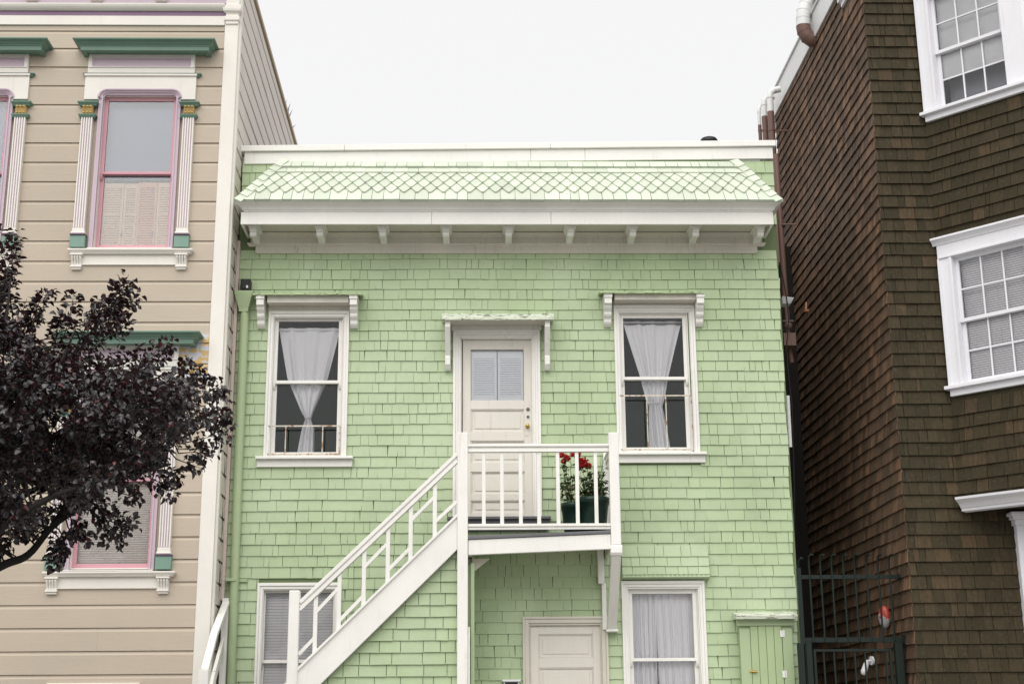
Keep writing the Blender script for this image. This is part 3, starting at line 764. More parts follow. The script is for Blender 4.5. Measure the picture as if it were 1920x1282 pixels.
# return wall beside the recess, its shingle edges facing the door
RW = Fr((PL+.10, UY, 0), (0, 1, 0))
shingles(b, RW, .03, GY-UY-.0, .2, 3.45, .1225, [], seed=12, t=.02)
b.col = .5
b.box(WORLD, PL+.0, PL+.098, UY+.03, GY-.001, .0, az(888, 1058, UY))
part(b, 'shingled_closet', M['green'], st)
b = MB(); xq = ax(887, 1100, UY); b.box(WORLD, PL+.085, PL+.125, UY-.012, UY+.028, .0, az(888, 1055, UY)); part(b, 'corner_board', M['greenflat'], st, .003)
b = MB(); b.box(WORLD, PL+.058, PL+.078, SY-.03, SY+.03, 0, az(880, 1175, SY)); part(b, 'corner_board', M['trim'], st, .003)

# ================================================================== curtains, blinds
def curtain(name, label, G0, x0, x1, z0, z1, wf, folds, amp, n, seed, cat='curtain', group=None, gap=None, top_scallop=0):
    """wf(t) -> (left, right) as fractions of the width at height fraction t (0 bottom)"""
    r = R_(seed); NU, NV = 120, 60; b = MB(); V = []
    ph = [r.uniform(0, 6.28) for _ in range(6)]
    for j in range(NV+1):
        t = j/NV; l, q = wf(t)
        for i in range(NU+1):
            s = i/NU; u = x0+(x1-x0)*(l+(q-l)*s); comp = 1/max(q-l, .25)
            f = math.sin(s*folds*6.283+ph[0]+.8*math.sin(s*9+ph[1])) + .45*math.sin(s*folds*2.3*6.283+ph[2]+t)
            a = amp*min(comp, 1.8)*(1-.35*t)
            z = z0+(z1-z0)*t
            if top_scallop and t > .93: z -= top_scallop*abs(math.sin(s*folds*1.5*3.14))*(t-.93)/.07
            V.append(G0.p(u+.003*math.sin(f*2+t*5), z, n+a*f))
    Fs = [(j*(NU+1)+i, j*(NU+1)+i+1, (j+1)*(NU+1)+i+1, (j+1)*(NU+1)+i) for j in range(NV) for i in range(NU)]
    b.idx(V, Fs, True)
    return b
def lerp(pts, t):
    for (a, va), (c, vc) in zip(pts, pts[1:]):
        if t <= c: k = (t-a)/(c-a); return va+(vc-va)*k
    return pts[-1][1]
def wfun(L, Rr):
    return lambda t: (lerp(L, t), lerp(Rr, t))
x0, x1, z0, z1 = WL
b = curtain('c', '', G, x0-.02, x1+.02, z0-.02, z1-.055, wfun([(0, .36), (.20, .42), (.28, .47), (.34, .40), (.60, .17), (1, .02)], [(0, .62), (.20, .62), (.28, .56), (.34, .60), (.60, .80), (1, .98)]), 3, .013, -.14, 5)
t_ = MB(); t_.v = b.v; t_.f = b.f; t_.c = b.c; t_.sm = b.sm
cx = x0+(x1-x0)*.515; cz = z0+(z1-z0)*.27
cu = thing('curtain', 'sheer white curtain tied low into an hourglass in the green house\'s upper left window', 'curtain', (cx, GY+.15, z0), 'tied sheer curtains in the upper windows')
part(b, 'fabric', M['sheer'], cu)
b = MB(); b.tube([G.p(cx+.034*math.cos(a*.5236), cz+.004*math.sin(a), -.15+.034*math.sin(a*.5236)) for a in range(13)], .008, 8); part(b, 'tie', M['sheer'], cu)
b = MB(); b.tube([G.p(x0-.04, z1-.085, -.135), G.p(x1+.04, z1-.085, -.135)], .009, 10); part(b, 'curtain_rod', M['bwhite'], cu)
x0, x1, z0, z1 = WR
b = curtain('c', '', G, x0-.02, x1+.02, z0-.04, z1-.01, wfun([(0, .39), (.30, .40), (.345, .41), (.40, .36), (.58, .28), (1, .03)], [(0, .74), (.30, .64), (.345, .62), (.40, .66), (.58, .74), (1, .985)]), 3.5, .013, -.14, 11)
cx = x0+(x1-x0)*.515; cz = z0+(z1-z0)*.35
cu = thing('curtain', 'sheer white curtain gathered at its waist in the upper right window above the balcony', 'curtain', (cx, GY+.15, z0), 'tied sheer curtains in the upper windows')
part(b, 'fabric', M['sheer'], cu)
b = MB(); b.tube([G.p(cx+.075*math.cos(a*.5236), cz+.004*math.sin(a), -.15+.03*math.sin(a*.5236)) for a in range(13)], .008, 8); part(b, 'tie', M['sheer'], cu)
b = MB(); b.tube([G.p(x0-.04, z1-.045, -.135), G.p(x1+.04, z1-.045, -.135)], .009, 10); part(b, 'curtain_rod', M['iron'], cu)
x0, x1, z0, z1 = WBR
for k, (l, q, lab, sd) in enumerate(((0, .40, 'pleated white left half of the drawn curtains in the lower right window', 3), (.415, 1.02, 'smooth white right half of the drawn curtains in the lower right window', 14))):
    b = curtain('c', '', G, x0-.02, x1+.02, z0-.02, z1+.01, wfun([(0, l), (1, l-.0)] if k == 0 else [(0, l+.03), (.4, l), (1, l-.02)], [(0, q-.03), (.4, q), (1, q+.02)] if k == 0 else [(0, q), (1, q)]), 4 if k == 0 else 5, .015 if k == 0 else .010, -.15, sd)
    solo(b, 'curtain', M['sheer'], lab, 'curtain', ((x0+(x1-x0)*(l+q)/2), GY+.15, z0), 'drawn curtains in the lower right window')
def blind(G0, x0, x1, z0, z1, pitch, n, root, mat='blind', ang=.010, cords=(.25, .75)):
    b = MB(); z = z1-.03
    while z > z0:
        b.extr(G0, [(n-ang, z+pitch*.44), (n-ang*.2, z+pitch*.50), (n+ang*.8, z-pitch*.40), (n+ang*.8, z-pitch*.46), (n-ang*.1, z+pitch*.40)], x0, x1); z -= pitch
    part(b, 'slats', M[mat], root)
    b = MB(); b.box(G0, x0-.005, x1+.005, z1-.03, z1, n-.015, n+.015)
    for c in cords: x = x0+(x1-x0)*c; b.tube([G0.p(x, z1-.02, n+ang+.004), G0.p(x, z0, n+ang+.004)], .0018, 5)
    part(b, 'headrail', M['bwhite'], root)
bl = thing('window_blind', 'venetian blind behind the stair rail in the green house\'s lower left window', 'blind', ((WBL[0]+WBL[1])/2, GY+.13, WBL[2]))
blind(G, WBL[0]-.02, WBL[1]+.02, WBL[2], WBL[3]-.0, .0315, -.13, bl)

# ================================================================== small things on the green house
b = MB()
def pz(px, py, Y=15.93): return at(px, py, Y)
a = pz(459, 600); c = pz(437, 1282)
dp = thing('downspout', 'pale green painted downspout with funnel head on the left edge of the green house', 'downspout', (pz(446, 900).x, 15.93, 0))
pts = [pz(459, 583), pz(446, 900), pz(436, 1200)]; pts.append(pts[2]+(pts[2]-pts[1]).normalized()*1.9)
b.tube(pts, [.05, .05, .048, .048], 18); part(b, 'pipe', M['greenflat'], dp)
b = MB(); p = pts[0]; q = pz(459, 549)
h = q.z-p.z
b.idx([Vector((q.x+sx*w, 15.92+sy*w*.8, z)) for z, w in ((p.z-.02, .052), (p.z+.02, .056), (q.z-.03, .105), (q.z, .11)) for sx, sy in ((-1, -1), (1, -1), (1, 1), (-1, 1))],
      [(i*4+k, i*4+(k+1) % 4, i*4+4+(k+1) % 4, i*4+4+k) for i in range(3) for k in range(4)] + [(12, 13, 14, 15)])
part(b, 'funnel_head', M['greenflat'], dp, .003)
b = MB(); z = az(440, 1087, 15.93); x = ax(434, 1087, 15.93)
b.box(WORLD, x-.056, x+.056, 15.87, 15.99, z-.015, z+.015); b.box(WORLD, x+.057, x+.17, 15.965, 15.982, z-.018, z+.018); part(b, 'strap', M['greenflat'], dp, .002)
p = pz(462, 538, 15.95)
b = MB(); b.box(WORLD, p.x-.055, p.x+.055, 15.87, 15.98, p.z-.06, p.z+.075); b.box(WORLD, p.x-.04, p.x+.04, 15.862, 15.869, p.z-.045, p.z+.06)
lt = thing('wall_lamp', 'small black box floodlight above the funnel of the green downspout', 'lamp', (p.x, 15.95, p.z)); part(b, 'housing', M['black'], lt, .004)
b = MB(); b.box(WORLD, p.x+.012, p.x+.034, 15.855, 15.861, p.z-.04, p.z-.01); part(b, 'sensor', M['bwhite'], lt)
# pinkish board closing the slot between tan and green house
b = MB(); xx = -2.835; b.box(WORLD, xx-.02, xx+.018, 15.93, 15.99, az(425, 1125, 15.93), 7.2); solo(b, 'trim_board', paint('pale pinkish trim paint', (.62, .52, .47, 1), .6, .06, .3), 'tall narrow pinkish trim board in the slot left of the green downspout', 'trim board', (xx, 15.95, 3), None, .003)
r = R_(5); b = MB(); pts = [Vector((-2.858+.004*math.sin(i*1.7)+r.uniform(-.003, .003), 15.80, 2.5+i*.16)) for i in range(30)]
b.tube(pts, .007, 6); solo(b, 'cable', M['cable'], 'black cable hanging down the dark slot between the tan and green houses', 'cable', (-2.858, 15.8, 2.5))
# cupboard
cb = thing('meter_cupboard', 'pale green boarded cupboard with a small white roof at the green house\'s lower right corner', 'cupboard', (3.15, GY, 1.0))
b = MB(); cu0, cu1, cz1 = ax(1387, 1165, 15.84), ax(1484, 1165, 15.84), az(1430, 1160, 15.84); cz0 = 1.2
b.box(G, cu0, cu1, cz0, cz1, .0, .11); dL, dR_ = ax(1405, 1200, 15.85), ax(1467, 1200, 15.85); dT = az(1440, 1173, 15.85)
b.box(G, cu0-.005, cu0+.11, cz0, cz1-.10, .111, .145); b.box(G, dR_+.004, cu1+.004, cz0, cz1-.10, .111, .145); b.box(G, cu0-.03, cu1+.03, dT+.004, cz1, .111, .15)
part(b, 'box', M['greenflat'], cb, .003)
b = MB(); k = 4
dLL = cu0+.113; w = (dR_-dLL)/k
for i in range(k): b.box(G, dLL+i*w+.002, dLL+(i+1)*w-.002, cz0, dT, .111, .138)
dd = part(b, 'door', paint('worn pale green boards', (.42, .53, .30, 1), .6, .08, .6, (.5, .5, .38, 1), .8, 'z'), cb, .002)
b = MB()
for py in (1187, 1263): z = az(1465, py, 15.84); b.box(G, dR_-.02, dR_+.03, z-.035, z+.035, .146, .150); b.tube([G.p(dR_+.003, z-.04, .152), G.p(dR_+.003, z+.04, .152)], .006, 8)
part(b, 'hinge', M['trim'], dd)
b = MB(); z = az(1410, 1258, 15.84); b.tube([G.p(dLL-.03, z, .158), G.p(dLL+.06, z-.003, .158)], .007, 8); b.box(G, dLL-.02, dLL+.045, z-.012, z+.012, .146, .151); part(b, 'latch', M['brass'], dd)
b = MB(); zt_ = az(1430, 1151, 15.78)
b.extr(G, [(.0, zt_+.04), (.0, cz1+.004), (.235, cz1-.005), (.245, zt_-.012), (.235, zt_)], cu0-.05, cu1+.055); part(b, 'cupboard_roof', M['peel'], cb, .003)
# mailbox
p = at(959, 1274, 15.9); mbx = thing('mailbox', 'small white mailbox with a dark slot beside the lower door', 'mailbox', (p.x, 15.95, p.z-.3))
b = MB(); b.box(WORLD, p.x-.085, p.x+.085, 15.90, 15.985, p.z-.30, p.z-.02); b.box(WORLD, p.x-.10, p.x+.10, 15.88, 15.985, p.z-.018, p.z+.004); part(b, 'box', M['bwhite'], mbx, .003)
b = MB(); b.box(WORLD, p.x-.07, p.x+.07, 15.894, 15.899, p.z-.05, p.z-.024); part(b, 'slot', M['black'], mbx)
# roof vent cap
p = at(1329, 264, 17.2); vt = thing('roof_vent', 'black mushroom vent cap just showing over the right part of the parapet', 'vent', (p.x, 17.2, 8.25))
b = MB(); b.lathe((p.x, 17.2, p.z), [(.0, .045), (.06, .04), (.10, .022), (.118, -.01), (.118, -.06), (.06, -.07)], 28); part(b, 'cap', M['black'], vt)
b = MB(); b.tube([(p.x, 17.2, 8.24), (p.x, 17.2, p.z-.05)], .06, 16); part(b, 'pipe', M['zinc'], vt)

# potted roses on the landing
def leaf(b, p, d, up, L, W, fold=.25, curl=.2, col=.5):
    d = d.normalized(); s = d.cross(up); s = s.normalized() if s.length > 1e-4 else Vector((1, 0, 0)); n = s.cross(d).normalized()
    a = p; m1 = p+d*L*.38; m2 = p+d*L*.75-n*L*curl*.35; t = p+d*L-n*L*curl
    e = n*W*fold
    b.col = col
    b.idx([a, m1+s*W/2+e, m1, m1-s*W/2+e, m2+s*W*.36+e*.6, m2, m2-s*W*.36+e*.6, t], [(0, 1, 2), (0, 2, 3), (1, 4, 5, 2), (3, 2, 5, 6), (4, 7, 5), (6, 5, 7)], True)
def rvec(r): 
    z = r.uniform(-1, 1); a = r.uniform(0, 6.283); k = math.sqrt(1-z*z); return Vector((k*math.cos(a), k*math.sin(a), z))
def potted(x, y, z, rr, hh, label, tips, blooms, seed, nleaf):
    t = thing('potted_rose', label, 'potted plant', (x, y, z), 'green pots on the landing'); r = R_(seed)
    b = MB(); b.lathe((x, y, z), [(.0, .004), (rr*.74, .0), (rr*.80, hh*.3), (rr*.92, hh*.80), (rr*.95, hh*.80), (rr*.955, hh*.84), (rr*.97, hh*.84), (rr, hh), (rr*.94, hh), (rr*.90, hh*.86)], 36); part(b, 'pot', M['pot'], t)
    b = MB(); b.lathe((x, y, z), [(rr*.9, hh*.87), (.0, hh*.90)], 24); part(b, 'soil', M['soil'], t)
    b = MB(); lv = MB()
    for tip, n in tips:
        tip = Vector(tip); base = Vector((x+r.uniform(-.06, .06), y+r.uniform(-.06, .06), z+hh*.88)); mid = (base+tip)/2+Vector((r.uniform(-.05, .05), r.uniform(-.04, .04), r.uniform(-.02, .05)))
        P = []
        for i in range(9): s = i/8; P.append(base*(1-s)**2+mid*2*s*(1-s)+tip*s*s+rvec(r)*.006)
        b.tube(P, [.0065*(1-.7*i/8) for i in range(9)], 6)
        for _ in range(n):
            k = r.uniform(1.2, 8); i = int(min(k, 7)); q = P[i].lerp(P[i+1], k-i); o = rvec(r); o.z = abs(o.z)*.4; e = q+o*r.uniform(.02, .085)
            b.tube([q, e], [.0025, .0015], 4, True, False)
            for m in range(r.choice((3, 5))):
                dd_ = (o+rvec(r)*.9); leaf(lv, e+rvec(r)*.010, dd_, Vector((0, 0, 1))+rvec(r)*.6, r.uniform(.032, .055), r.uniform(.020, .032), .2, .3, min(1, r.random()**1.6*1.05))
    part(b, 'stem', M['stem'], t); part(lv, 'foliage', M['rose_leaf'], t)
    for c, R0 in blooms:
        c = Vector(c); f = MB(); r2 = R_(int(c.x*1e4) & 1023)
        for k in range(150):
            o = rvec(r2); o.z = o.z*.8+.1; q = c+o*R0*r2.uniform(.45, 1); tt = o.cross(rvec(r2)).normalized()
            leaf(f, q, (tt+o*.5), o, R0*.55, R0*.5, .3, -.3, r2.random())
        part(f, 'flower', M['petal'], t)
PY = 15.42
fz = dk(1.2)+.035
def PP(px, py, Y=PY): return tuple(at(px, py, Y))
rr = (ax(1143, 935, PY)-ax(1080, 935, PY))/2; px_ = (ax(1143, 935, PY)+ax(1080, 935, PY))/2; ph_ = az(1110, 934, PY)-fz
potted(px_, PY, fz, rr, ph_, 'rose bush with red blooms in the taller green pot at the landing\'s right end',
       [(PP(1088, 878), 14), (PP(1100, 872), 16), (PP(1090, 900), 12), (PP(1120, 890), 16), (PP(1132, 862), 10), (PP(1138, 885), 8), (PP(1105, 905), 14), (PP(1118, 908), 14), (PP(1128, 918), 10), (PP(1075, 895), 10), (PP(1140, 915), 6), (PP(1098, 915), 12)],
       [(PP(1091, 868), .058), (PP(1081, 851), .044), (PP(1102, 874), .036)], 5, 0)
rr2 = rr*.80; x2 = ax(1051, 945, PY+.05)+rr2
potted(x2, PY+.05, fz, rr2, az(1065, 944, PY+.05)-fz, 'rose with small red blooms in the shorter dark green pot left of the taller one',
       [(PP(1055, 860), 8), (PP(1062, 872), 9), (PP(1070, 862), 8), (PP(1052, 900), 7), (PP(1060, 915), 8), (PP(1072, 905), 8), (PP(1066, 925), 5)],
       [(PP(1052, 853), .034), (PP(1063, 859), .036), (PP(1057, 865), .026), (PP(1074, 852), .026)], 9, 0)

# ================================================================== TAN VICTORIAN HOUSE
LY = 15.5; L = Fr((0, LY, 0)); k_ = -.0127
lh = thing('house', 'tan Victorian house with pink sashes, fluted pilasters and green hoods at the left', 'house', (-5, LY, 0))
def lx(px, py, n=0): return ax(px, py, LY-n)
def lz(py, n=0, px=270): return az(px, py, LY-n)
LG = (-4.365, -3.60, 7.02, 8.80)
DX2 = -1.955
wins = [(0, 0, 0), (DX2, 0, 0), (0, -3.565, .075)]
lholes = []
for dx, dzv, ex in wins: lholes.append((LG[0]-.09+dx, LG[1]+.09+dx, LG[2]-.08+dzv-ex, LG[3]+.06+dzv))
b = MB(); e0, e1 = -9.0, -3.035
sheet(b, L, e0, -2.90, 0, 9.75, lholes, -.002)
cover = [(-4.55+dx, -3.42+dx, 6.90+dzv-ex, 9.30+dzv) for dx, dzv, ex in wins]
def boards(b, fr, u0, u1, z0, z1, ex, holes, seed=0):
    r = R_(seed); z = z0
    while z < z1-.02:
        zt = min(z+ex, z1)
        for p, q in free(u0, u1, z+.01, zt-.01, holes):
            cuts = [p]+([r.uniform(p+.3, q-.3)] if q-p > 1.2 and r.random() < .5 else [])+[q]
            for ci in range(len(cuts)-1):
              p, q = cuts[ci]+(.0015 if ci else 0), cuts[ci+1]
              j = r.uniform(-.0015, .0015); b.col = r.random()
              b.extr(fr, [(.0, z+.002), (.021+j, z+.004), (.021+j, zt-.040), (.015, zt-.028), (.008, zt-.016), (.005, zt-.002), (.0, zt-.001)], p, q)
        z += ex
boards(b, L, e0, e1-.001, 9.453-.2415*36, 9.68, .2415, lholes+cover)
part(b, 'siding', M['siding'], lh)
# side wall towards the green house and body
b = MB(); sd = Vector((k_, 1, 0)).normalized(); LS = Fr((-2.872, LY+.03, 0), sd)
sheet(b, LS, 0, 5.62, 0, 10.60, (), -.001)
b.col = .5
boards(b, LS, .0, 5.60, .0+.049, 10.60, .2415, [], 3)
b.face([(-9, LY, 9.75), (-9, LY+5.6, 9.75), (-9, LY+5.6, 0), (-9, LY, 0)]); b.face([(-9, LY+5.63, 0), (-9, LY+5.63, 10.6), (-2.94, LY+5.63, 10.6), (-2.94, LY+5.63, 0)])
part(b, 'side_wall', M['sidewall'], lh)
b = MB(); b.box(LS, -.02, 5.66, 10.60, 10.665, -.05, .045); b.box(LS, 5.60, 5.66, 4, 10.60, -.04, .03); part(b, 'roof_edge', M['sidedge'], lh, .004)
b = MB(); b.face([(-9, LY, 10.55), (-2.9, LY, 10.55), (-2.95, LY+5.6, 10.55), (-9, LY+5.6, 10.55)]); part(b, 'roof', M['roofing'], lh)
b = MB()
b.box(L, -3.033, -2.872, .0, 5.20, -.03, .034); b.box(L, -3.033, -2.872, 5.203, 9.82, -.03, .034)
b.box(LS, -.02, .055, .0, 10.59, -.02, .026)
part(b, 'corner_board', M['lcream'], lh, .004)
b = MB(); zb = [lz(y) for y in (41, 36, 33, 28, 22, 18, 12, 4)]
b.crown(L, -2.975, -2.925, [(.036, 9.76), (.05, 9.765), (.05, 9.80), (.065, 9.81), (.065, 9.86), (.05, 9.87), (.05, 9.90), (.08, 9.925), (.085, 9.95), (.085, 10.0), (.05, 10.01)], -.03)
b.box(L, -3.033, -2.872, 10.011, 10.6, -.03, .034); part(b, 'corner_cap', M['lcream'], lh, .003)
b = MB(); b.box(L, e0, e1-.001, 9.752, lz(33), .0, .04)
b.extr(L, [(.0, lz(20, .05)), (.05, lz(20, .05)), (.075, lz(16, .07)), (.09, lz(12, .09)), (.10, lz(8, .10)), (.10, lz(6, .10)), (.0, lz(5, .1))], e0, e1-.002)
b.box(L, e0, e1-.001, 10.22, 10.36, 0, .11)
part(b, 'frieze_moulding', M['lcream'], lh, .002)
b = MB(); b.box(L, e0, e1-.001, 9.683, 9.7495, 0, .018); part(b, 'frieze_strip', M['siding'], lh, .002)
b = MB(); b.box(L, e0, e1-.001, lz(32.5), lz(20.5), .0, .03); part(b, 'frieze_band', paint('mauve band paint', (.25, .16, .24, 1), .5, .08, .3), lh)
b = MB(); b.box(L, e0, e1-.001, 10.05, 10.219, .0, .02); part(b, 'frieze_panel', M['lpurple'], lh)
b = MB()
for i in range(6):
    x = lx(62, 3)+ (lx(183, 3)-lx(62, 3))*i*1.0; 
    if x < e1-.1: b.box(L, x-.07, x+.07, 10.062, 10.219, .021, .07)
    b2 = None
b.box(L, lx(365, 3)-.07, lx(365, 3)+.07, 10.062, 10.219, .021, .0701) if False else None
part(b, 'frieze_bracket', M['lcream'], lh, .006)
# upper cornice of the tan house, above the frame
b = MB(); b.crown(L, e0+.3, -3.2, [(.112, 10.362), (.16, 10.40), (.26, 10.50), (.30, 10.52), (.30, 10.58), (.0, 10.60)]); part(b, 'cornice', M['lcream'], lh)

def vic(dx, dzv, ex):
    "one tall window with fluted pilasters and hood; everything below the capitals drops by dzv"
    f = Fr((dx, LY, dzv)); g = (LG[0], LG[1], LG[2]-ex, LG[3])
    o0, o1 = g[0]-.045, g[1]+.045                         # pink sash outer edges
    PLx, PRx = (-4.647, -4.503), (-3.468, -3.325)
    zc = lz(190)                                           # top of the capitals
    zbase = lz(468)-ex; zs = lz(471)-ex
    def cas(c, o):
        # ivory head board with rounded shoulders
        aw0, aw1 = o0-.05, o1+.05; zh = lz(172)
        N = 8; rr = .10
        arc = [(aw0, zc-.01)] + [(aw0+rr-rr*math.cos(t*math.pi/2/N), zh-rr+rr*math.sin(t*math.pi/2/N)) for t in range(N+1)]
        arc2 = [(aw0+aw1-x, z) for x, z in arc][::-1]
        top_ = lz(143)
        bd = [(-4.635, zc)] + arc + arc2 + [(-3.335, zc), (-3.335, top_), (-4.635, top_)]
        # strips between the arch line and the head
        pts = arc+arc2
        nf, nb = .055, .0
        for (xa, za), (xb, zb_) in zip(pts, pts[1:]):
            if abs(xb-xa) < 1e-5: continue
            c.hexa([f.p(xa, za, nb), f.p(xb, zb_, nb), f.p(xb, zb_, nf), f.p(xa, za, nf), f.p(xa, top_, nb), f.p(xb, top_, nb), f.p(xb, top_, nf), f.p(xa, top_, nf)])
        c.box(f, -4.635, aw0, zc, top_, nb, nf); c.box(f, aw1, -3.335, zc, top_, nb, nf)
        c.box(f, -4.645, -3.325, lz(147), top_+.002, nf+.0005, nf+.02)
        c.box(f, -4.615, -3.36, top_+.003, lz(104), .0, .05)
        c.frame(f, -4.61, -3.365, lz(131), lz(106), .045, .0505, .062, .02, .03)
        c.crown(f, -4.53, -3.425, [(.052, lz(107)), (.06, lz(106)), (.075, lz(104)-.0), (.095, lz(100)), (.11, 9.385), (.0, 9.386)])
    w = double_hung(lh, f, g, lz(322)-ex*.5, cas, .10, .045, .034, .055, ('lcream', 'lpink', 'glass' if ex else 'glassL'))
    # lilac jambs and rounded lilac head
    b = MB()
    for x0, x1 in ((o0-.052, o0-.001), (o1+.001, o1+.052)):
        b.box(f, x0, x1, zbase+.001, zc+.02, .0, .04); 
    b.box(f, o0-.018, o0-.001, zbase+.001, zc+.05, .041, .05); b.box(f, o1+.001, o1+.018, zbase+.001, zc+.05, .041, .05)
    zh = lz(172)
    for k, (inset, n1) in enumerate(((.0, .075), (.022, .06), (.042, .045))):
        N = 8; a0, a1 = o0-.052+inset, o1+.052-inset; rr = .10-inset*.6; zz = zh-inset*.8-.003
        P = [(a0, zc+.02)] + [(a0+rr-rr*math.cos(t*math.pi/2/N), zz-rr+rr*math.sin(t*math.pi/2/N)) for t in range(N+1)]
        P += [(a0+a1-x, z) for x, z in P][::-1]
        b.tube([f.p(x, z, n1-.02) for x, z in P], .016, 6)
    b.box(f, o0-.02, o1+.02, g[3]+.045, zh-.03, .0, .03)
    part(b, 'jamb', M['lpurple'], w, .002)
    for x0, x1 in (PLx, PRx):
        b = MB(); z0, z1 = lz(436)-ex, lz(222); c = MB(); c0 = MB()
        b.box(f, x0+.008, x1-.008, z0, z1, .0, .065)
        nfl = 5
        fw = (x1-x0-.016)/(2*nfl-1)
        for i in range(nfl):
            a = x0+.008+2*i*fw
            b.extr(f, [(.0655, z0+.03), (.078, z0+.035), (.078, z1-.004), (.0655, z1)], a, a+fw)
        b.box(f, x0+.002, x1-.002, z0-.02, z0+.028, .0, .082)
        b.extr(f, [(.0, z0-.02), (.09, z0-.021), (.094, z0-.035), (.085, z0-.045), (.0, z0-.045)], x0-.008, x1+.008)
        p_ = part(b, 'pilaster', M['lcream'], w, .002)
        q = MB()
        for i in range(nfl-1):
            a = x0+.008+(2*i+1)*fw; q.box(f, a+.001, a+fw-.001, z0+.035, z1-.004, .0655, .067)
        part(q, 'flute', M['lpurple'], w)
        q = MB(); q.box(f, x0-.016, x1+.016, z0-.062, z0-.046, .0, .10); part(q, 'base_band', M['ldpurple'], w, .002)
        q = MB(); q.box(f, x0-.014, x1+.014, zbase+.001, z0-.063, .0, .088); part(q, 'plinth', M['lteal'], w, .004)
        q = MB(); zt_ = lz(190, .09); zm = lz(198, .09)
        q.crown(f, x0+.052, x1-.052, [(.06, zm), (.075, zm+.004), (.082, zm+.02), (.10, zt_-.014), (.10, zt_), (.0, zt_+.001)])
        z2, z3 = lz(214, .08), lz(221, .08)
        q.crown(f, x0+.062, x1-.062, [(.066, z3), (.08, z3+.008), (.092, z2-.012), (.092, z2), (.06, z2+.001)])
        part(q, 'capital', M['lgreen'], w, .002)
        q = MB(); q.box(f, x0+.012, x1-.012, z2+.001, zm-.001, .0, .066)
        wq = (x1-x0-.024)
        for i in range(3):
            cxx = x0+.012+wq*(i+.5)/3
            q.ball(f.p(cxx, zm-.012, .088), .020, 10, 6, (1, 1, .7))
            for s_ in (-1, 0, 1): q.tube([f.p(cxx+s_*.012, z2+.006, .070), f.p(cxx+s_*.015, (z2+zm)/2, .080), f.p(cxx+s_*.007, zm-.018, .082)], .0065, 6)
            q.ball(f.p(cxx, z2+.022, .078), .013, 8, 5)
        part(q, 'gilt_acanthus', M['gold'], w)
    # hood
    b = MB(); b.crown(f, -4.475, -3.375, [(.11, 9.352), (.14, 9.353), (.145, 9.335), (.20, 9.337), (.20, 9.387), (.21, 9.392), (.21, 9.402), (.225, 9.41), (.24, 9.432), (.275, 9.442), (.28, 9.446), (.28, 9.462), (.0, 9.49)])
    b.box(f, -4.56, -3.41, 9.353, 9.372, .0, .11)
    part(b, 'hood', M['lgreen'], w, .002)
    b = MB(); za, zb_ = lz(143.5, .07), lz(135, .1)
    b.crown(f, -4.59, -3.35, [(.02, za), (.05, za+.006), (.055, za+.02), (.075, zb_-.012), (.075, zb_), (.0, zb_+.002)])
    part(b, 'string_moulding', M['lgreen'], w, .002)
    b = MB(); b.box(f, -4.565, -3.41, lz(130), lz(113.5), .0505, .056); b.frame(f, -4.56, -3.415, lz(129.5), lz(114), .012, .0565, .066); part(b, 'lilac_panel', M['lpurple'], w, .001)
    # sill, apron, brackets
    b = MB(); b.crown(f, -4.57, -3.365, [(.06, zs-.055), (.075, zs-.05), (.085, zs-.035), (.10, zs-.022), (.105, zs-.015), (.105, zs), (-.0, zs+.004)], .0)
    b.box(f, o0-.05, o1+.05, zs+.005, zs+.016, -.10, .09)
    b.box(f, -4.55, -3.42, zs-.16, zs-.056, .0, .035); b.box(f, -4.555, -3.415, zs-.178, zs-.161, .0, .045)
    part(b, 'sill', M['lcream'], w, .003)
    for xc in (-4.575, -3.39):
        b = MB(); h = .175; z1 = zs-.056; x0, x1 = xc-.06, xc+.06
        b.box(f, x0-.012, x1+.012, z1-.02, z1-.001, .0, .10)
        for i in range(4):
            a = x0+.12*i/4+.002
            b.extr(f, [(.0, z1-.021), (.085, z1-.021), (.088, z1-.04), (.068, z1-.08), (.055, z1-.11), (.05, z1-.13), (.0, z1-.13)], a, a+.12/4-.006)
        b.box(f, x0, x1, z1-.128, z1-.022, .0, .046); b.box(f, x0-.004, x1+.004, z1-.155, z1-.131, .0, .07); b.box(f, x0+.004, x1-.004, z1-.178, z1-.156, .0, .055)
        part(b, 'bracket', M['lcream'], w, .003)
    return f, g
vf = [vic(*w) for w in wins]
# garage trim at the foot of the wall
b = MB(); z = lz(1279, .04); b.box(L, lx(90, 1279), lx(264, 1279), z-.12, z, .022, .06); part(b, 'door_casing', M['lcream'], lh, .003)
b = MB(); b.box(L, lx(90, 1279)+.05, lx(264, 1279)-.05, .3, z-.121, .0215, .03); part(b, 'garage_door', M['siding'], lh)
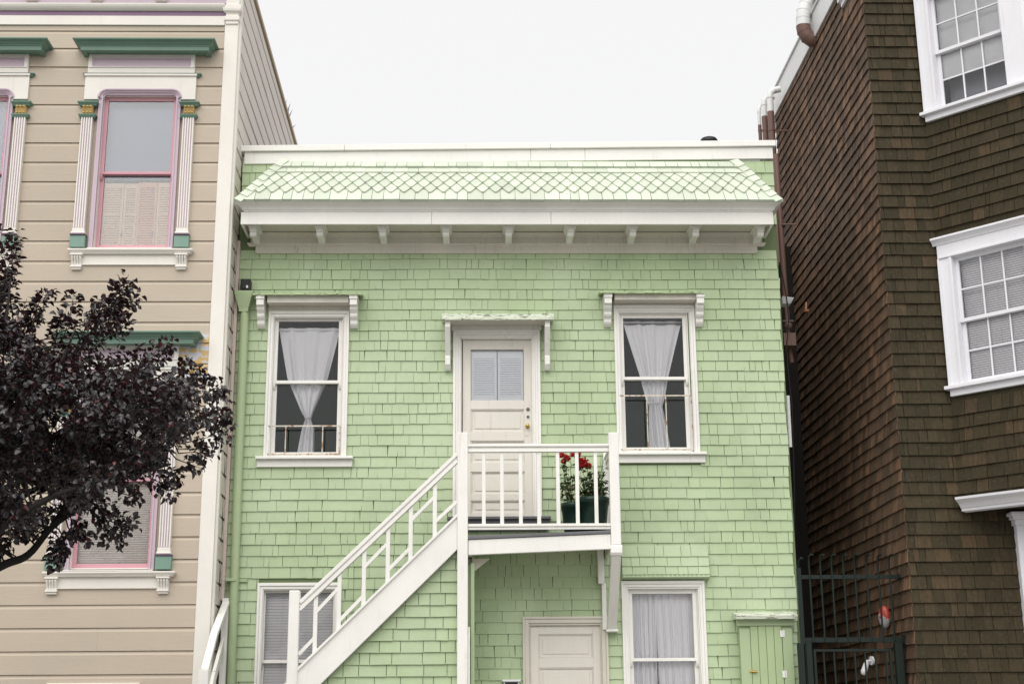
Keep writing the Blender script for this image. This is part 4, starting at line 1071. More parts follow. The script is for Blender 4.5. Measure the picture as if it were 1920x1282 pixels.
# what hangs behind the panes
f, g = vf[0]
b = MB(); b.box(f, g[0]-.03, g[1]+.03, lz(320)-.06, g[3]+.03, -.155, -.15); solo(b, 'reflection_sheet', M['skyveil'], 'added sky-reflection sheet behind the top sash of the tan house window with wooden shutters', 'blind', (f.O.x-4, LY+.15, 8))  # sheet added to give the top pane its grey sky reflection
sh = thing('wooden_shutters', 'four bare pine louvred shutters standing behind the lower pane of a tan house window', 'shutters', (-4, LY+.17, g[2]))
ztop = lz(345, -.15)
edges = [g[0]-.02, lx(228, 440, -.15), lx(254, 440, -.15), lx(291, 440, -.15), g[1]+.03]
pal = [M['wood'], M['wood'], paint('orange pine', (.80, .43, .24, 1), .5, .1, .3, (.45, .28, .14, 1), .2), M['wood']]
for i in range(4):
    a0, a1 = edges[i]+.002, edges[i+1]-.002; zt_ = ztop+(.012 if i > 1 else 0); b = MB(); n = -.135-(i % 2)*.006
    b.frame(f, a0, a1, g[2]-.03, zt_, .026, n-.02, n, .05, .06)
    za, zb_ = g[2]+.02, zt_-.06; K = 24
    if i != 2: b.box(f, a0+.026, a1-.026, za+.52*(zb_-za), za+.55*(zb_-za), n-.018, n-.001)
    for j in range(K):
        zz = za+(zb_-za)*(j+.5)/K; h = (zb_-za)/K
        b.extr(f, [(n-.018, zz+h*.45), (n-.014, zz+h*.5), (n-.003, zz-h*.4), (n-.007, zz-h*.48)], a0+.026, a1-.026)
    part(b, 'shutter', pal[i], sh, .0)
b = MB()
for px in (228, 286):
    for py in (358, 440): p = at(px, py, LY+.15); b.box(L, p.x-.008, p.x+.008, p.z-.03, p.z+.03, -.134, -.128)
part(b, 'hinge', M['iron'], sh)
f, g = vf[1]
b = MB(); b.box(f, g[0]-.03, g[1]+.03, g[2]-.04, g[3]+.03, -.155, -.15); solo(b, 'reflection_sheet', M['skyveil'], 'grey sky-reflection sheet added in the window cut off by the left edge of the photo', 'blind', (f.O.x-4, LY+.15, 8))  # another added sheet, its grey imitating sky mirrored in the glass
f, g = vf[2]
b = MB(); z = g[3]; pts = []
prof = []; z = g[3]+.03; i = 0
V = []
while z > g[2]-.03:
    prof.append((-.135 if i % 2 else -.148, z)); z -= .0125; i += 1
for n, z in prof: V += [f.p(g[0]-.03, z, n), f.p(g[1]+.03, z, n)]
b.idx(V, [(2*i, 2*i+2, 2*i+3, 2*i+1) for i in range(len(prof)-1)]); solo(b, 'pleated_shade', M['shade'], 'closed beige pleated shade in the lower tan house window behind the tree', 'blind', (f.O.x-4, LY+.16, g[2]+dz(600)*0+f.O.z))
# grey telephone wire style spikes of a roof plant beyond the ridge
b = MB(); lf = MB(); r = R_(3); base = at(535, 262, 21.6)
for px, py, qx, qy in ((520, 262, 538, 186), (528, 250, 545, 192), (531, 262, 543, 204), (535, 262, 549, 204), (536, 262, 555, 233), (530, 262, 530, 196)):
    p, q = at(px, py, 21.6), at(qx, qy, 21.6); p = Vector((base.x-.15, base.y, base.z-.1))
    d = q-p; s = d.cross(Vector((0, 1, 0))).normalized()*.022
    lf.idx([p-s, p+s, p.lerp(q, .6)+s*.9, q, p.lerp(q, .6)-s*.9, p+Vector((0, .02, 0)), p.lerp(q, .6)+Vector((0, .02, 0))], [(0, 1, 2, 3, 4), (1, 5, 6, 2), (0, 4, 6, 5), (3, 2, 6), (3, 6, 4)])
pl = thing('roof_plant', 'dark spiky plant tips poking out behind the roof edge of the tan house', 'plant', base); part(lf, 'leaves', leaf_mat('dark spiky leaf', [(0, (.03, .04, .03, 1)), (1, (.05, .06, .04, 1))], (.05, .06, .03, 1)), pl)
b = MB(); b.lathe((base.x-.15, base.y, base.z-.45), [(.0, 0), (.10, .0), (.14, .35), (.12, .35), (.0, .33)], 20); part(b, 'pot', M['brownpaint'], pl)

# white railing in the slot at the lower left
rw = thing('side_railing', 'white board railing sloping down between the tan and green houses at the lower left', 'railing', (-2.78, 15.2, 0))
b = MB(); P = [at(424, 1130, 15.90), at(401, 1190, 15.2), at(384, 1256, 14.6)]
for a, c in zip(P, P[1:]):
    b.bar(a, c, .075, .05)
part(b, 'top_rail', M['trim'], rw, .003)
b = MB(); Q = [at(418, 1205, 15.9), at(401, 1268, 15.1), at(385, 1345, 14.6)]
for a, c in zip(Q, Q[1:]): b.bar(a, c, .035, .13)
part(b, 'lower_rail', M['trim'], rw, .003)
p = at(383, 1256, 14.55); b = MB(); b.box(WORLD, p.x-.05, p.x+.05, 14.50, 14.60, 0, p.z+.005); part(b, 'post', M['trim'], rw, .004)
p = at(424, 1125, 15.92); b = MB(); b.box(WORLD, p.x-.035, p.x+.035, 15.87, 15.94, 0, p.z+.02); part(b, 'post', M['trim'], rw, .004)

# ================================================================== BROWN SHINGLED HOUSE
BX, BY = 4.622, 15.3
bh = thing('house', 'tall dark brown cedar shingled house with white windows in an angled bay, at the right', 'house', (6, BY, 0))
kb = -.0130
Bf = Fr((0, BY, 0)); EX = .1448; zph = 9.986-EX*70
BIN = 5.225                                            # inner corner where the bay starts
s2 = math.sqrt(.5); Bb = Fr((BIN, BY, 0), (s2, -s2, 0)); BW = 1.26
sdir = Vector((kb, 1, 0)).normalized(); Bs = Fr(Vector((BX, BY, 0))+sdir*4.76, -sdir)   # u: 0 at the far end .. 4.76 at the corner
b = MB(); b.col = .3
sheet(b, Bf, BX, BIN, 0, 11.0, (), -.001); sheet(b, Bf, BIN, 8.5, 0, 3.86, (), -.001)
zf = zph
bzm = zph+EX*round((3.86-zph)/EX)
shingles(b, Bf, BX-.012, BIN+.0, zph, 11.2, EX, [(0, 9, -9, bzm)], (.07, .19), .025, 21, .004, .002, .2, .016, None, .001)
shingles(b, Bf, BX-.012, 5.90, zph, bzm, EX, [], (.07, .19), .025, 22, .004, .002, .2, .016, None, .001)
part(b, 'front_wall', M['cedar_front'], bh)
bu = (.235, 1.0)
BGl = (bu[0], bu[1], 5.315, 6.685); BGu = (bu[0], bu[1], 8.60, 9.97)
def bhole(g): return (g[0]-.057, g[1]+.057, g[2]-.077, g[3]+.057)
bt = [(.0, BW+.1, 5.13, 6.97), (.0, BW+.1, 8.41, 10.24)]
b = MB(); b.col = .3; sheet(b, Bb, 0, BW, 3.86, 11.0, [bhole(BGl), bhole(BGu)], -.001)
shingles(b, Bb, .0, BW+.005, bzm-.0+EX, 11.2, EX, bt+[bhole(BGl), bhole(BGu)], (.07, .19), .025, 23, .004, .002, .2, .016, None, .001)
# bay front
c0 = Bb.p(BW, 0, 0); Bq = Fr((c0.x, c0.y, 0)); sheet(b, Bq, 0, 3.0, 3.86, 11.0, (), -.001)
shingles(b, Bq, 0, 3.0, bzm+EX, 11.2, EX, [(0, .16, 5.1, 7), (0, .16, 8.4, 10.3)], (.07, .19), .025, 24, .004, .002, .2, .016, None, .001)
# flared bottom course above the moulding
flu = Fr(Bb.p(0, bzm, .028), (s2, -s2, 0), Vector((.707*.028, .707*.028, EX)))
shingles(b, flu, 0, BW+.03, 0, EX+.01, EX+.01, [], (.07, .19), .018, 25)
b.face([Bb.p(0, 3.87, 0), Bb.p(BW, 3.87, 0), Bq.p(3, 3.87, 0), Vector((8.5, BY, 3.87))][::-1])
part(b, 'bay', M['cedar_front'], bh)
# a side window high on the alley wall, only its corner in view
sp = at(1592, 21, 1); d = (sp-EYE); t = (BX-EYE.x)/d.x*0+0
def onside(px, py):
    d = at(px, py, 1)-EYE; n = Vector((1, -kb, 0)); tt = (Vector((BX, BY, 0))-EYE).dot(n)/d.dot(n); return EYE+d*tt
q0 = onside(1581, 17); uS = (q0-Bs.O).dot(Bs.U)
SWu = (uS+.16, uS+.75, q0.z+.19, q0.z+1.0)
q1 = onside(1592, 20)
b = MB(); b.col = .4
swh = (SWu[0]-.13, SWu[1]+.13, SWu[2]-.15, SWu[3]+.12)
sheet(b, Bs, 0, 4.76, 0, 10.72, [swh], -.001)
shingles(b, Bs, .0, 4.772, zph, 10.70, EX, [swh], (.06, .17), .025, 26, .004, .004, .35, .016, None, .006)
b.face([Bs.p(0, 0, 0), Bs.p(0, 10.7, 0), (9, 20.1, 10.7), (9, 20.1, 0)]); sheet(b, Bs, -4, 0, 0, 8.6, (), -.001); shingles(b, Bs, -4, 0, zph, 8.5, EX, [], (.06, .17), .025, 28)
part(b, 'side_wall', M['cedar_side'], bh)
w = MB(); w.frame(Bs, SWu[0]-.13, SWu[1]+.13, SWu[2]-.05, SWu[3]+.12, .10, -.02, .035, .0, .11)
w.box(Bs, SWu[0]-.16, SWu[1]+.16, SWu[2]-.12, SWu[2]-.05, -.02, .07); w.box(Bs, SWu[0]-.13, SWu[1]+.13, SWu[2]-.19, SWu[2]-.121, .0, .035)
ww = part(w, 'window', M['bwhite'], bh, .003)
w = MB(); w.frame(Bs, SWu[0]-.03, SWu[1]+.03, SWu[2]-.05, SWu[3]+.01, .04, -.06, -.02); part(w, 'sash', M['bwhite'], ww)
w = MB(); w.box(Bs, SWu[0], SWu[1], SWu[2], SWu[3], -.05, -.045); part(w, 'pane', M['glassL'], ww)
w = MB(); w.box(Bs, SWu[0]-.1, SWu[1]+.1, SWu[2]-.1, SWu[3]+.1, -.5, -.49); part(w, 'room_interior', M['room'], ww)
b = MB(); b.box(Bs, -.02, 4.80, 10.66, 11.02, .0, .035); b.box(Bs, -.02, 4.80, 11.021, 11.05, -.05, .06); b.box(Bs, -.05, -.021, 10.4, 11.0, -.1, .03); part(b, 'roof_fascia', M['zinc'], bh, .004)
b = MB(); b.face([(BX, BY, 10.95), (9, BY, 10.95), (9, 20, 10.95), (BX-.06, 20, 10.95)]); part(b, 'roof', M['roofing'], bh)
# bay crown moulding, soffit and pilaster
b = MB(); zc0 = 3.855
pr = [(.0, zc0-.01), (.09, zc0-.005), (.095, zc0+.02), (.11, zc0+.03), (.125, zc0+.05), (.15, zc0+.075), (.185, zc0+.095), (.21, zc0+.11), (.215, zc0+.135), (.0, zc0+.14)]
# swept along the bay: start at inner corner, round the outer corner
N1 = Bb.N; N2 = Bq.N; mit = (N1+N2).normalized()/math.cos(math.acos(max(-1, min(1, N1.dot(N2))))/2)
A0 = Bb.p(.07, 0, 0); A1 = Bb.p(BW, 0, 0); A2 = Bq.p(3, 0, 0)
sm = (N1+Vector((0, -1, 0))); 
V = []
for n, z in pr:
    V += [A0+Vector((-n*.05, 0, 0))+N1*n*1.0+Vector((0, 0, z))-Bb.U*(-.0), A1+mit*n+Vector((0, 0, z)), A2+N2*n+Vector((0, 0, z))]
k = len(pr)
b.idx(V, [(i*3+j, i*3+j+1, i*3+j+4, i*3+j+3) for i in range(k-1) for j in range(2)] + [tuple(i*3 for i in range(k))[::-1]] )
part(b, 'bay_moulding', M['bwhite'], bh)
b = MB(); xq = 5.79
b.box(Bf, xq, xq+.30, 0, 3.70, .0, .10); b.box(Bf, xq-.02, xq+.32, 3.70, 3.76, .0, .12); b.box(Bf, xq-.045, xq+.345, 3.761, 3.80, .0, .145); b.box(Bf, xq-.07, 8.4, 3.801, 3.84, .0, .17); part(b, 'porch_pilaster', M['bwhite'], bh, .006)
for g, sgl in ((BGl, 'l'), (BGu, 'u')):
    def cas(c, o, g=g):
        o0, o1, p0, p1 = o
        c.box(Bb, .022, o0-.001, p0-.03, p1+.0, .0, .038); c.box(Bb, .022, .048, p0-.03, p1, .0385, .055); c.box(Bb, o0-.035, o0-.001, p0, p1, .0385, .048)
        c.box(Bb, o1+.001, BW+.03, p0-.03, p1, .0, .038); c.box(Bb, o1+.001, o1+.035, p0, p1, .0385, .048)
        c.box(Bb, .022, BW+.03, p1+.001, p1+.22, .0, .040); c.box(Bb, .03, BW, p1+.001, p1+.03, .0405, .055)
        c.extr(Bb, [(.0405, p1+.16), (.05, p1+.165), (.06, p1+.185), (.085, p1+.21), (.105, p1+.22), (.105, p1+.245), (.0, p1+.25)], -.02, BW+.10)
        c.box(Bq, .001, .16, p0-.03, p1+.22, .0, .038)
    w = double_hung(bh, Bb, g, (g[2]+g[3])/2-.01, cas, .10, .045, .04, .065, ('bwhite', 'bwhite', 'glass'), (3, 2), False)
    z = g[2]-.065
    b = MB(); b.box(Bb, -.010, BW+.07, z-.042, z-.003, -.09, .10); b.box(Bb, .03, BW+.03, z-.115, z-.043, .0, .045); part(b, 'sill', M['bwhite'], w, .004)
r_ = thing('window_blind', 'closed white mini blind behind the small panes of the brown house\'s lower bay window', 'blind', Bb.p(.6, BGl[2], -.13))
blind(Bb, BGl[0]-.02, BGl[1]+.02, BGl[2]-.01, BGl[3]+.02, .0265, -.13, r_, 'blind', .009, (.13, .5, .87))
r = R_(2); b = MB(); V = []; NU, NV = 40, 30; z0c = BGu[2]+.335
for j in range(NV+1):
    for i in range(NU+1):
        s, t = i/NU, j/NV; z = z0c+(BGu[3]+.02-z0c)*t
        nn = .012*noise.noise(Vector((s*5, t*9, 1))) + .010*math.exp(-t*9)*math.sin(t*70+s*3) + .008*math.sin(s*9+t*14)
        V.append(Bb.p(BGu[0]-.02+(BGu[1]-BGu[0]+.04)*s, z, -.128+nn*.6))
b.idx(V, [(j*(NU+1)+i, j*(NU+1)+i+1, (j+1)*(NU+1)+i+1, (j+1)*(NU+1)+i) for j in range(NV) for i in range(NU)], True)
solo(b, 'curtain', paint('creased white cloth', (.82, .83, .84, 1), .8, .03, 0), 'half drawn creased white cloth in the brown house\'s upper bay window', 'curtain', Bb.p(.6, BGu[3], -.15))
b = MB(); b.box(Bb, BGu[0]-.03, BGu[1]+.03, BGu[2]-.06, z0c+.1, -.32, -.31); solo(b, 'window_screen', paint('grey screen', (.34, .35, .39, 1), .8, .02, 0), 'plain grey panel showing under the cloth shade in the upper bay window', 'screen', Bb.p(.6, BGu[2], -.31))

# ducts and pipes on the brown wall
def duct(P, rr, root, name, m, seam=True, split=None):
    b = MB(); b.tube(P, rr, 20, True, True)
    if seam:
        for i in range(1, len(P)-1):
            d = (P[i+1]-P[i-1]).normalized(); b.tube([P[i]-d*.006, P[i]+d*.006], rr*1.035, 20)
    part(b, name, m, root)
w0 = onside(1529, 76); yd = w0.y
du = thing('vent_duct', 'fat jointed vent duct bending out of the brown wall, brown elbow under white pipe', 'duct', w0)
rD = .098
def atd(px, py): return at(px, py, yd-.0)
P = [w0+Vector((.12, 0, .0)), w0+Vector((.0, 0, .0)), atd(1523, 76), atd(1514, 70), atd(1508, 60), atd(1506, 50)]
duct(P, rD, du, 'elbow', M['brownpaint'])
P = [atd(1506, 50), atd(1506, 36), atd(1507, 22), atd(1511, 10), atd(1519, 2), atd(1530, -4), onside(1545, -12)+Vector((.1, 0, .1))]
duct(P, rD*.98, du, 'pipe', M['zinc'])
b = MB(); a = atd(1497, 19); c = atd(1531, 17); b.tube([a, c, c+Vector((.15, 0, 0))], .012, 6); b.box(WORLD, c.x, c.x+.12, yd-.02, yd+.02, c.z-.11, c.z-.07); part(b, 'bracket', M['zinc'], du)
pip = [(1443, 1452, 178, 210, 19.3, 'thickest of three standing vent pipes, nearest the brown wall'), (1432, 1438, 192, 219, 19.7, 'middle one of three standing vent pipes above the parapet'), (1425, 1425, 205, 235, 20.0, 'thin leftmost one of three standing vent pipes above the parapet')]
for i, (px, _, yt, yc, Y, lab) in enumerate(pip):
    rr = (.050, .045, .028)[i]; px = (1445, 1433.5, 1424.5)[i]
    t = thing('vent_pipe', lab, 'pipe', (ax(px, 265, Y), Y, 8.3), 'vent pipes above the parapet')
    a, c = at(px, yc, Y), at(px-1, yt, Y); foot = Vector((a.x, Y, 8.4 if i else 3.0))
    foot = Vector((a.x, Y, 8.0))
    b = MB(); b.tube([foot, Vector((a.x, Y, a.z))], rr, 16)
    zc = az(px, 245, Y); b.tube([(a.x, Y, zc-.015), (a.x, Y, zc+.015)], rr*1.12, 16)
    if i == 0: b.box(WORLD, a.x, a.x+.3, Y-.01, Y+.01, zc-.01, zc+.01)
    part(b, 'lower_pipe', M['brownpaint'], t)
    b = MB(); top_ = Vector((a.x, Y, c.z)); P = [Vector((a.x, Y, a.z)), top_]
    P = [Vector((a.x, Y, a.z)), Vector((a.x, Y, c.z-.05)), Vector((a.x+.01, Y, c.z+.02)), Vector((a.x+.06, Y, c.z+.07)), Vector((a.x+.16, Y, c.z+.09))]
    b.tube(P, rr*.98, 16); b.tube([P[1]-Vector((0, 0, .01)), P[1]+Vector((0, 0, .01))], rr*1.08, 16); part(b, 'upper_pipe', M['zinc'], t)
# brown downspout in the alley
ds = thing('downspout', 'brown downspout on the shingled wall just right of the green house', 'downspout', (3.75, 16.6, 0))
P = [at(1455, 290, 17.0), at(1462, 400, 16.95), at(1470, 520, 16.9), at(1474, 575, 16.9)]
b = MB(); b.tube(P, .036, 14); part(b, 'pipe', M['brownpaint'], ds)
b = MB(); P2 = [at(1476, 590, 16.9), at(1478, 640, 16.9), at(1485, 680, 16.9)]; b.tube([P[-1]]+P2, .03, 10)
q = at(1478, 611, 16.7); b.ball(q, .05, 12, 8); b.box(WORLD, q.x-.06, q.x+.09, 16.72, 16.9, q.z-.24, q.z-.08); b.box(WORLD, q.x-.05, q.x+.08, 16.75, 16.8, q.z+.07, q.z+.09)
part(b, 'trap', M['brownpaint'], ds); b = MB(); q = at(1470, 421, 16.9); b.box(WORLD, q.x-.03, q.x+.16, 16.88, 16.9, q.z-.01, q.z+.01)
part(b, 'bracket', M['brownpaint'], ds)
q = at(1473, 564, 16.4); b = MB(); b.hexa([(q.x-.05, 16.35, q.z-.05), (q.x+.05, 16.35, q.z-.05), (q.x+.05, 16.5, q.z-.05), (q.x-.05, 16.5, q.z-.05), (q.x-.06, 16.3, q.z+.03), (q.x+.085, 16.3, q.z+.01), (q.x+.085, 16.5, q.z+.01), (q.x-.06, 16.5, q.z+.03)])
solo(b, 'alley_lamp', M['bwhite'], 'small white hooded lamp half way up the green house\'s right edge', 'lamp', q, None, .003)
b = MB(); P = [at(px, py, 16.25) for px, py in ((1461, 492), (1468, 520), (1475, 560), (1479, 600), (1475, 650), (1478, 700), (1485, 760), (1487, 830), (1489, 900), (1490, 1000), (1493, 1080))]
b.tube(P, .008, 6); solo(b, 'cable', M['cable'], 'black cable running down the alley edge of the green house', 'cable', P[5])
b = MB(); P = [at(px, py, 16.2) for px, py in ((1477, 742), (1480, 800), (1482, 838))]; b.tube(P, .022, 10); solo(b, 'conduit', M['bwhite'], 'short white conduit pipe at the right edge of the green house', 'pipe', P[1])
q = onside(1517, 580); b = MB(); b.box(WORLD, q.x-.06, q.x-.0, q.y-.03, q.y+.03, q.z-.04, q.z-.0); b.bar((q.x-.04, q.y, q.z), (q.x-.02, q.y+.05, q.z+.12), .02, .012); solo(b, 'wall_fitting', paint('coppery metal', (.45, .2, .09, 1), .5, .1, .9, (.02, .02, .02, 1)), 'small coppery fitting sticking out of the brown side wall', 'fitting', q, None, .002)

# ================================================================== GATE
GTY = 15.6; gt = thing('metal_gate', 'dark green iron gate with curled bar tops across the alley beside the brown house', 'gate', (4.03, GTY, 0))
T = Fr((0, GTY, 0)); z1 = az(1590, 1081, GTY); z2 = az(1590, 1199, GTY); xl, xr = 3.535, 4.585
xl = ax(1494, 1081, GTY)
b = MB(); b.box(T, xl, xr, z1-.022, z1+.022, -.012, .012); b.tube([(xr-.005, GTY, z1), (xr+.01, GTY, z1)], .035, 12); part(b, 'rail', M['gate'], gt, .002)
b = MB(); b.box(T, xl+.04, xr, z2-.026, z2+.026, -.014, .014); b.box(T, xr-.01, xr+.01, z2-.05, z2+.05, -.04, .04); part(b, 'rail', M['gate'], gt, .002)
for px in (1518, 1539, 1560, 1582, 1603, 1625, 1647, 1668):
    x = ax(px, 1081, GTY); zt_ = az(px, 1050, GTY); b = MB()
    P = [Vector((x, GTY-.013, z2-.02)), Vector((x, GTY-.013, z1)), Vector((x, GTY-.013, zt_-.02)), Vector((x, GTY-.035, zt_+.035)), Vector((x+.01, GTY-.08, zt_+.055)), Vector((x+.02, GTY-.13, zt_+.045))]
    b.tube(P, .0105, 8); part(b, 'bar', M['gate'], gt)
b = MB(); b.box(T, xl-.0, xl+.045, z2-.05, z1+.1, -.02, .025); x = xl+.022
b.tube([Vector((x, GTY, z1+.09)), Vector((x+.005, GTY-.03, z1+.17)), Vector((x+.02, GTY-.08, z1+.20)), Vector((x+.03, GTY-.12, z1+.19))], .011, 8)
part(b, 'post', M['gate'], gt, .002)
for x0, x1 in ((ax(1497, 1240, GTY), ax(1508, 1240, GTY)), (ax(1512, 1240, GTY), ax(1523, 1240, GTY)), (ax(1679, 1240, GTY), ax(1694, 1240, GTY))):
    b = MB(); b.box(T, x0, x1, 0, z2-.028, -.035, .035); part(b, 'post', M['gate'], gt, .004)
lg0, lg1 = ax(1526, 1240, GTY), ax(1673, 1240, GTY); zt_ = az(1600, 1216, GTY)
b = MB(); b.frame(T, lg0, lg1, .1, zt_, .028, -.015, .015)
leafg = part(b, 'gate_leaf', M['gate'], gt, .002)
for i in range(1, 8):
    x = lg0+(lg1-lg0)*i/7.6; b = MB(); b.box(T, x-.008, x+.008, .13, zt_-.029, -.008, .008); part(b, 'bar', M['gate'], leafg)
b = MB()
for i in range(9): b.box(WORLD, 3.45+i*.135, 3.58+i*.135, 19.6, 19.63, 0, 8.4)
solo(b, 'added_alley_screen', paint('alley shade black', (.012, .009, .007, 1), .8, .2, 0), 'added black screen standing for shade at the far end of the narrow alley', 'backdrop', (4.0, 19.6, 0))  # added screen closes the sky gap; its black stands for alley shade
# ornament and lamp behind the gate
q = at(1659, 1156, 16.15); om = thing('wall_ornament', 'oval red and white ornament hung on the brown side wall behind the gate', 'ornament', q)
def orn_mat():
    t = NT('red and white enamel'); n = t.noise((22, 22, 12), 3, .6, .8); sx = t.n('ShaderNodeSeparateXYZ'); t.l(t.pos, sx.inputs[0])
    zz = t.math('ADD', t.rng(sx.outputs[2], q.z-.12, q.z+.12), t.math('MULTIPLY', t.math('SUBTRACT', n, .5), 1.3))
    t.base(t.mix(t.math('GREATER_THAN', zz, .52), (.38, .36, .38, 1), (.42, .05, .03, 1))); t.b.inputs['Roughness'].default_value = .3; return t.m
od = Vector((-.75, -.66, 0)).normalized(); os_ = Vector((0, 0, 1)).cross(od)
b = MB(); V = []; K = 24
for rr, n in ((1.0, 0), (.97, .02), (.8, .035), (.5, .048), (0.001, .052)):
    for i in range(K): a = 6.2832*i/K; V.append(q+os_*math.cos(a)*.075*rr+Vector((0, 0, math.sin(a)*.125*rr))+od*n)
b.idx(V, [(j*K+i, j*K+(i+1) % K, (j+1)*K+(i+1) % K, (j+1)*K+i) for j in range(4) for i in range(K)], True); part(b, 'plaque', orn_mat(), om)
b = MB(); b.ball(q+od*.047-os_*.03-Vector((0, 0, .0)), .010, 8, 6); part(b, 'dark_spot', M['black'], om)
q2 = at(1636, 1238, 16.2); fl = thing('floodlight', 'small white spotlight head on a round base behind the gate bars', 'lamp', q2)
b = MB(); c = q2+Vector((-.0, 0, .0)); b.tube([c, c+Vector((-.02, -.005, 0))], .05, 18); b.tube([c+Vector((-.02, 0, 0)), c+Vector((-.07, -.02, .0)), c+Vector((-.08, -.03, -.03))], .011, 8); part(b, 'base', M['bwhite'], fl)
b = MB(); a = c+Vector((-.07, -.03, -.01)); e = a+Vector((-.055, -.03, -.12)); b.tube([a, a.lerp(e, .3), e], [.02, .032, .036], 14); part(b, 'lamp_head', M['bwhite'], fl)
b = MB(); b.ball(e, .032, 12, 8); part(b, 'bulb', M['zinc'], fl)

# ================================================================== PLUM TREE
TY = 10.3
tr = thing('plum_tree', 'dark purple leaved plum tree spreading over the tan house from the left', 'tree', (ax(-330, 1100, TY), TY, .1))
r = R_(42)
def T3(px, py, dy=0): return at(px, py, TY+dy)
base = Vector((ax(-330, 1100, TY), TY, .1))
fork = T3(-300, 1180)
wood = MB()
def curve(pts, r0, r1, sub=6, seg=8):
    pts = [Vector(p) for p in pts]; out = []
    for i in range(len(pts)-1):
        p0 = pts[max(i-1, 0)]; p1 = pts[i]; p2 = pts[i+1]; p3 = pts[min(i+2, len(pts)-1)]
        for k in range(sub):
            t = k/sub; out.append(.5*((2*p1)+(p2-p0)*t+(2*p0-5*p1+4*p2-p3)*t*t+(3*p1-p0-3*p2+p3)*t**3))
    out.append(pts[-1]); n = len(out)
    wood.tube(out, [r0+(r1-r0)*i/(n-1) for i in range(n)], seg); return out
curve([base, base+Vector((.03, .02, .8)), fork], .15, .12, 6, 14)
limbs = []
def limb(P, r0, r1): limbs.append(curve(P, r0, r1))
limb([fork, T3(-120, 1130), T3(0, 1062), T3(52, 1040), T3(100, 985), T3(160, 945), T3(215, 900), T3(290, 850), T3(380, 800)], .040, .006)
limb([T3(100, 985), T3(140, 930, .2), T3(200, 850, .3), T3(250, 780, .4), T3(320, 720, .3)], .030, .006)
limb([fork, T3(-160, 1000, .3), T3(-40, 880, .4), T3(60, 760, .3), T3(150, 650, .2), T3(220, 560)], .055, .005)
limb([T3(-40, 880, .4), T3(60, 840, -.1), T3(160, 790, -.4), T3(260, 770, -.5), T3(360, 760, -.4)], .04, .006)
limb([fork, T3(-180, 950, -.3), T3(-80, 780, -.5), T3(0, 640, -.4), T3(20, 520, -.3)], .05, .005)
limb([T3(-80, 780, -.5), T3(20, 740, -.7), T3(100, 700, -.6), T3(140, 620, -.5)], .03, .006)
limb([T3(-160, 1000, .3), T3(0, 950, .7), T3(120, 890, .8), T3(240, 860, .7)], .04, .006)
limb([T3(-120, 1130), T3(-20, 1010, -.7), T3(100, 930, -.8), T3(220, 900, -.6), T3(320, 870, -.5)], .035, .006)
limb([fork, T3(-350, 900), T3(-330, 700), T3(-260, 520)], .08, .01)
allp = [p for l in limbs for p in l]
lv = MB()
def leafy(P, dens, Lf=(.034, .058), spread=.055):
    n = max(2, int(sum((P[i+1]-P[i]).length for i in range(len(P)-1))*dens))
    for _ in range(n):
        k = r.uniform(0, len(P)-1.001); i = int(k); q = P[i].lerp(P[i+1], k-i); ax_ = (P[i+1]-P[i]).normalized()
        o = rvec(r); o = (o-ax_*o.dot(ax_)).normalized(); d = (o+ax_*r.uniform(.1, 1.1)+Vector((0, 0, -.25))).normalized()
        q = q+o*r.uniform(.004, spread)
        c = r.random(); c = c*.88 if c < .93 else r.uniform(.9, 1)
        leaf(lv, q, d, Vector((0, 0, 1))+rvec(r)*.8, r.uniform(*Lf), r.uniform(.028, .046), r.uniform(.1, .45), r.uniform(-.1, .6), c)
def twig(a, c, rad_=.005, dens=150, connect=True):
    a, c = Vector(a), Vector(c); m = (a+c)/2+rvec(r)*(c-a).length*.12
    P = [a*(1-s)**2+m*2*s*(1-s)+c*s*s for s in (0, .2, .4, .6, .8, 1)]
    wood.tube(P, [rad_*(1-.7*i/5) for i in range(6)], 5, True, False)
    leafy(P[1:] if connect else P, dens)
body = [(-420, 470), (-60, 560), (0, 620), (35, 600), (60, 640), (100, 665), (190, 665), (260, 690), (325, 712), (358, 750), (350, 815), (318, 862), (250, 905), (150, 950), (40, 990), (-420, 1060)]
def inside(x, y, P=body):
    c = False; j = len(P)-1
    for i in range(len(P)):
        if (P[i][1] > y) != (P[j][1] > y) and x < (P[j][0]-P[i][0])*(y-P[i][1])/(P[j][1]-P[i][1])+P[i][0]: c = not c
        j = i
    return c
cnt = 0
while cnt < 1250:
    x = r.uniform(-420, 380); y = r.uniform(470, 1060)
    if not inside(x, y): continue
    if x < -60 and r.random() < .45: continue
    if noise.noise(Vector((x*.022, y*.022, 4.2))) < -.16 and r.random() < .85: continue
    dyv = r.uniform(-1.0, 1.0); p = T3(x, y, dyv)
    q = min(random.Random(cnt).sample(allp, 60), key=lambda w: (w-p).length)
    d = (p-q); d = d.normalized()*.6+Vector((r.uniform(0, .5), r.uniform(-.2, .2), r.uniform(.1, .8))); d.normalize()
    Ln = r.uniform(.14, .30); a = p-d*Ln/2; c = p+d*Ln/2
    if (a-q).length < .8: wood.tube([q, q.lerp(a, .5)+Vector((0, 0, .02)), a], [.006, .005, .004], 5, True, False)
    twig(a, c, .004, 125, False); cnt += 1
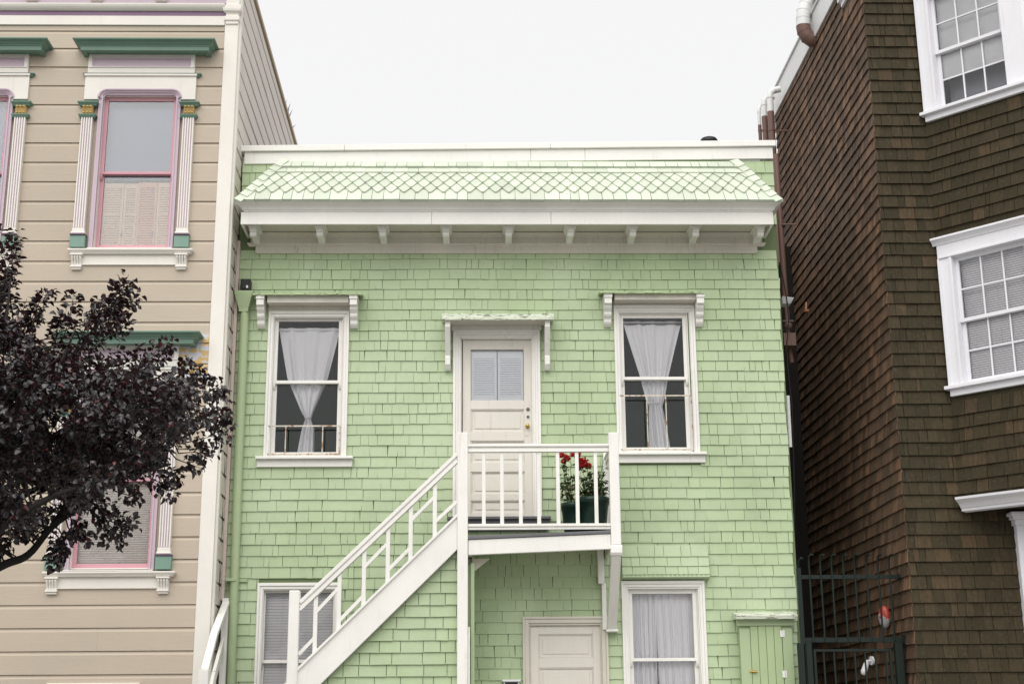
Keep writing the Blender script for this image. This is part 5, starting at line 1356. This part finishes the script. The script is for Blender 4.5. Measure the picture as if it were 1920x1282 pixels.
sp = [((-20, 640), (8, 455), 0), ((0, 620), (28, 430), .2), ((0, 560), (25, 480), -.1), ((20, 650), (50, 560), 0), ((40, 640), (85, 540), .1), ((50, 620), (72, 575), .1), ((95, 690), (138, 548), 0), ((100, 660), (122, 585), -.2), ((130, 690), (192, 560), .1),
      ((150, 690), (222, 560), 0), ((185, 610), (242, 515), 0), ((200, 600), (252, 560), .1), ((180, 650), (240, 610), -.2), ((165, 620), (205, 560), .3), ((150, 640), (172, 590), -.2), ((210, 560), (236, 530), -.1), ((190, 640), (228, 575), .3), ((225, 690), (268, 655), 0), ((280, 700), (322, 632), 0), ((260, 700), (300, 655), .2), ((310, 720), (355, 675), .1),
      ((340, 730), (365, 690), 0), ((345, 760), (418, 722), 0), ((370, 745), (410, 745), .2), ((355, 790), (432, 776), 0), ((350, 780), (400, 790), -.2), ((380, 790), (428, 790), .1), ((345, 830), (412, 812), .1), ((335, 850), (392, 850), 0), ((330, 860), (378, 878), .2), ((290, 880), (340, 902), 0), ((270, 890), (310, 908), .1),
      ((215, 920), (268, 938), 0), ((165, 955), (205, 985), 0), ((190, 985), (210, 1018), 0), ((200, 975), (238, 985), -.1), ((205, 985), (236, 998), -.1), ((150, 960), (140, 1000), .1), ((135, 985), (110, 1040), 0), ((120, 1010), (92, 1052), 0), ((118, 1020), (108, 1058), .1), ((128, 990), (148, 1005), -.1), ((20, 985), (10, 1030), .1), ((60, 975), (30, 1010), -.2),
      ((150, 930), (225, 950), .2), ((-40, 560), (-10, 420), 0), ((-90, 600), (-60, 430), .3), ((0, 1000), (45, 1000), .3), ((345, 700), (400, 705), 0)]
for (a, c, dv) in sp:
    A, B_ = T3(a[0], a[1], dv), T3(c[0], c[1], dv)
    q = min(allp, key=lambda w: (w-A).length)
    wood.tube([q, q.lerp(A, .5)+Vector((0, 0, .02)), A], [.007, .006, .005], 5, True, False)
    twig(A, B_, .005, 165)
    for _ in range(2):
        s = r.uniform(.15, .75); p = A.lerp(B_, s); d = (B_-A).normalized()*.7+rvec(r)*.5; twig(p, p+d*r.uniform(.08, .18), .003, 130)
# a few tiny dangling leaves at the very left edge
part(wood, 'trunk', M['bark'], tr); part(lv, 'crown', M['plum'], tr)

# ================================================================== ground
b = MB(); b.box(WORLD, -400, 400, -400, 400, -.5, -.02); struct(b, 'ground', M['concrete'])
b = MB(); b.box(WORLD, -200, 200, -4, 7.5, -.019, -.004); struct(b, 'road', M['asphalt'])
b = MB(); b.box(WORLD, -200, 200, 7.5, 14.2, -.019, .12); struct(b, 'pavement', M['concrete'])
b = MB(); b.box(WORLD, -200, 200, -8, -4, -.019, .12); struct(b, 'far_pavement', M['concrete'])

# ================================================================== light
w = bpy.data.worlds.new('World'); sc.world = w; w.use_nodes = True; nt = w.node_tree; bg = nt.nodes['Background']
sky = nt.nodes.new('ShaderNodeTexSky'); sky.sky_type = 'NISHITA'; sky.sun_disc = False
SE, SR = rad(52), rad(180+12); sky.sun_elevation = SE; sky.sun_rotation = SR; sky.air_density = 1.0; sky.dust_density = 4
mx = nt.nodes.new('ShaderNodeMix'); mx.data_type = 'RGBA'; mx.inputs[0].default_value = .92
nt.links.new(sky.outputs[0], mx.inputs[6]); mx.inputs[7].default_value = (5.35, 5.3, 5.25, 1)     # cloud layer
nt.links.new(mx.outputs[2], bg.inputs[0]); bg.inputs[1].default_value = .10
sd_ = bpy.data.lights.new('sun', 'SUN'); sd_.energy = 1.35; sd_.angle = rad(70); sd_.color = (1, .97, .93)
so = bpy.data.objects.new('sun', sd_); C.objects.link(so)
dirv = Vector((math.sin(SR)*math.cos(SE), math.cos(SR)*math.cos(SE), math.sin(SE)))
so.rotation_euler = dirv.to_track_quat('Z', 'Y').to_euler()
vs = sc.view_settings; vs.view_transform = 'Standard'; vs.look = 'None'; vs.gamma = 1; vs.exposure = .88; vs.use_curve_mapping = False
sc.render.resolution_x = 1024; sc.render.resolution_y = 683
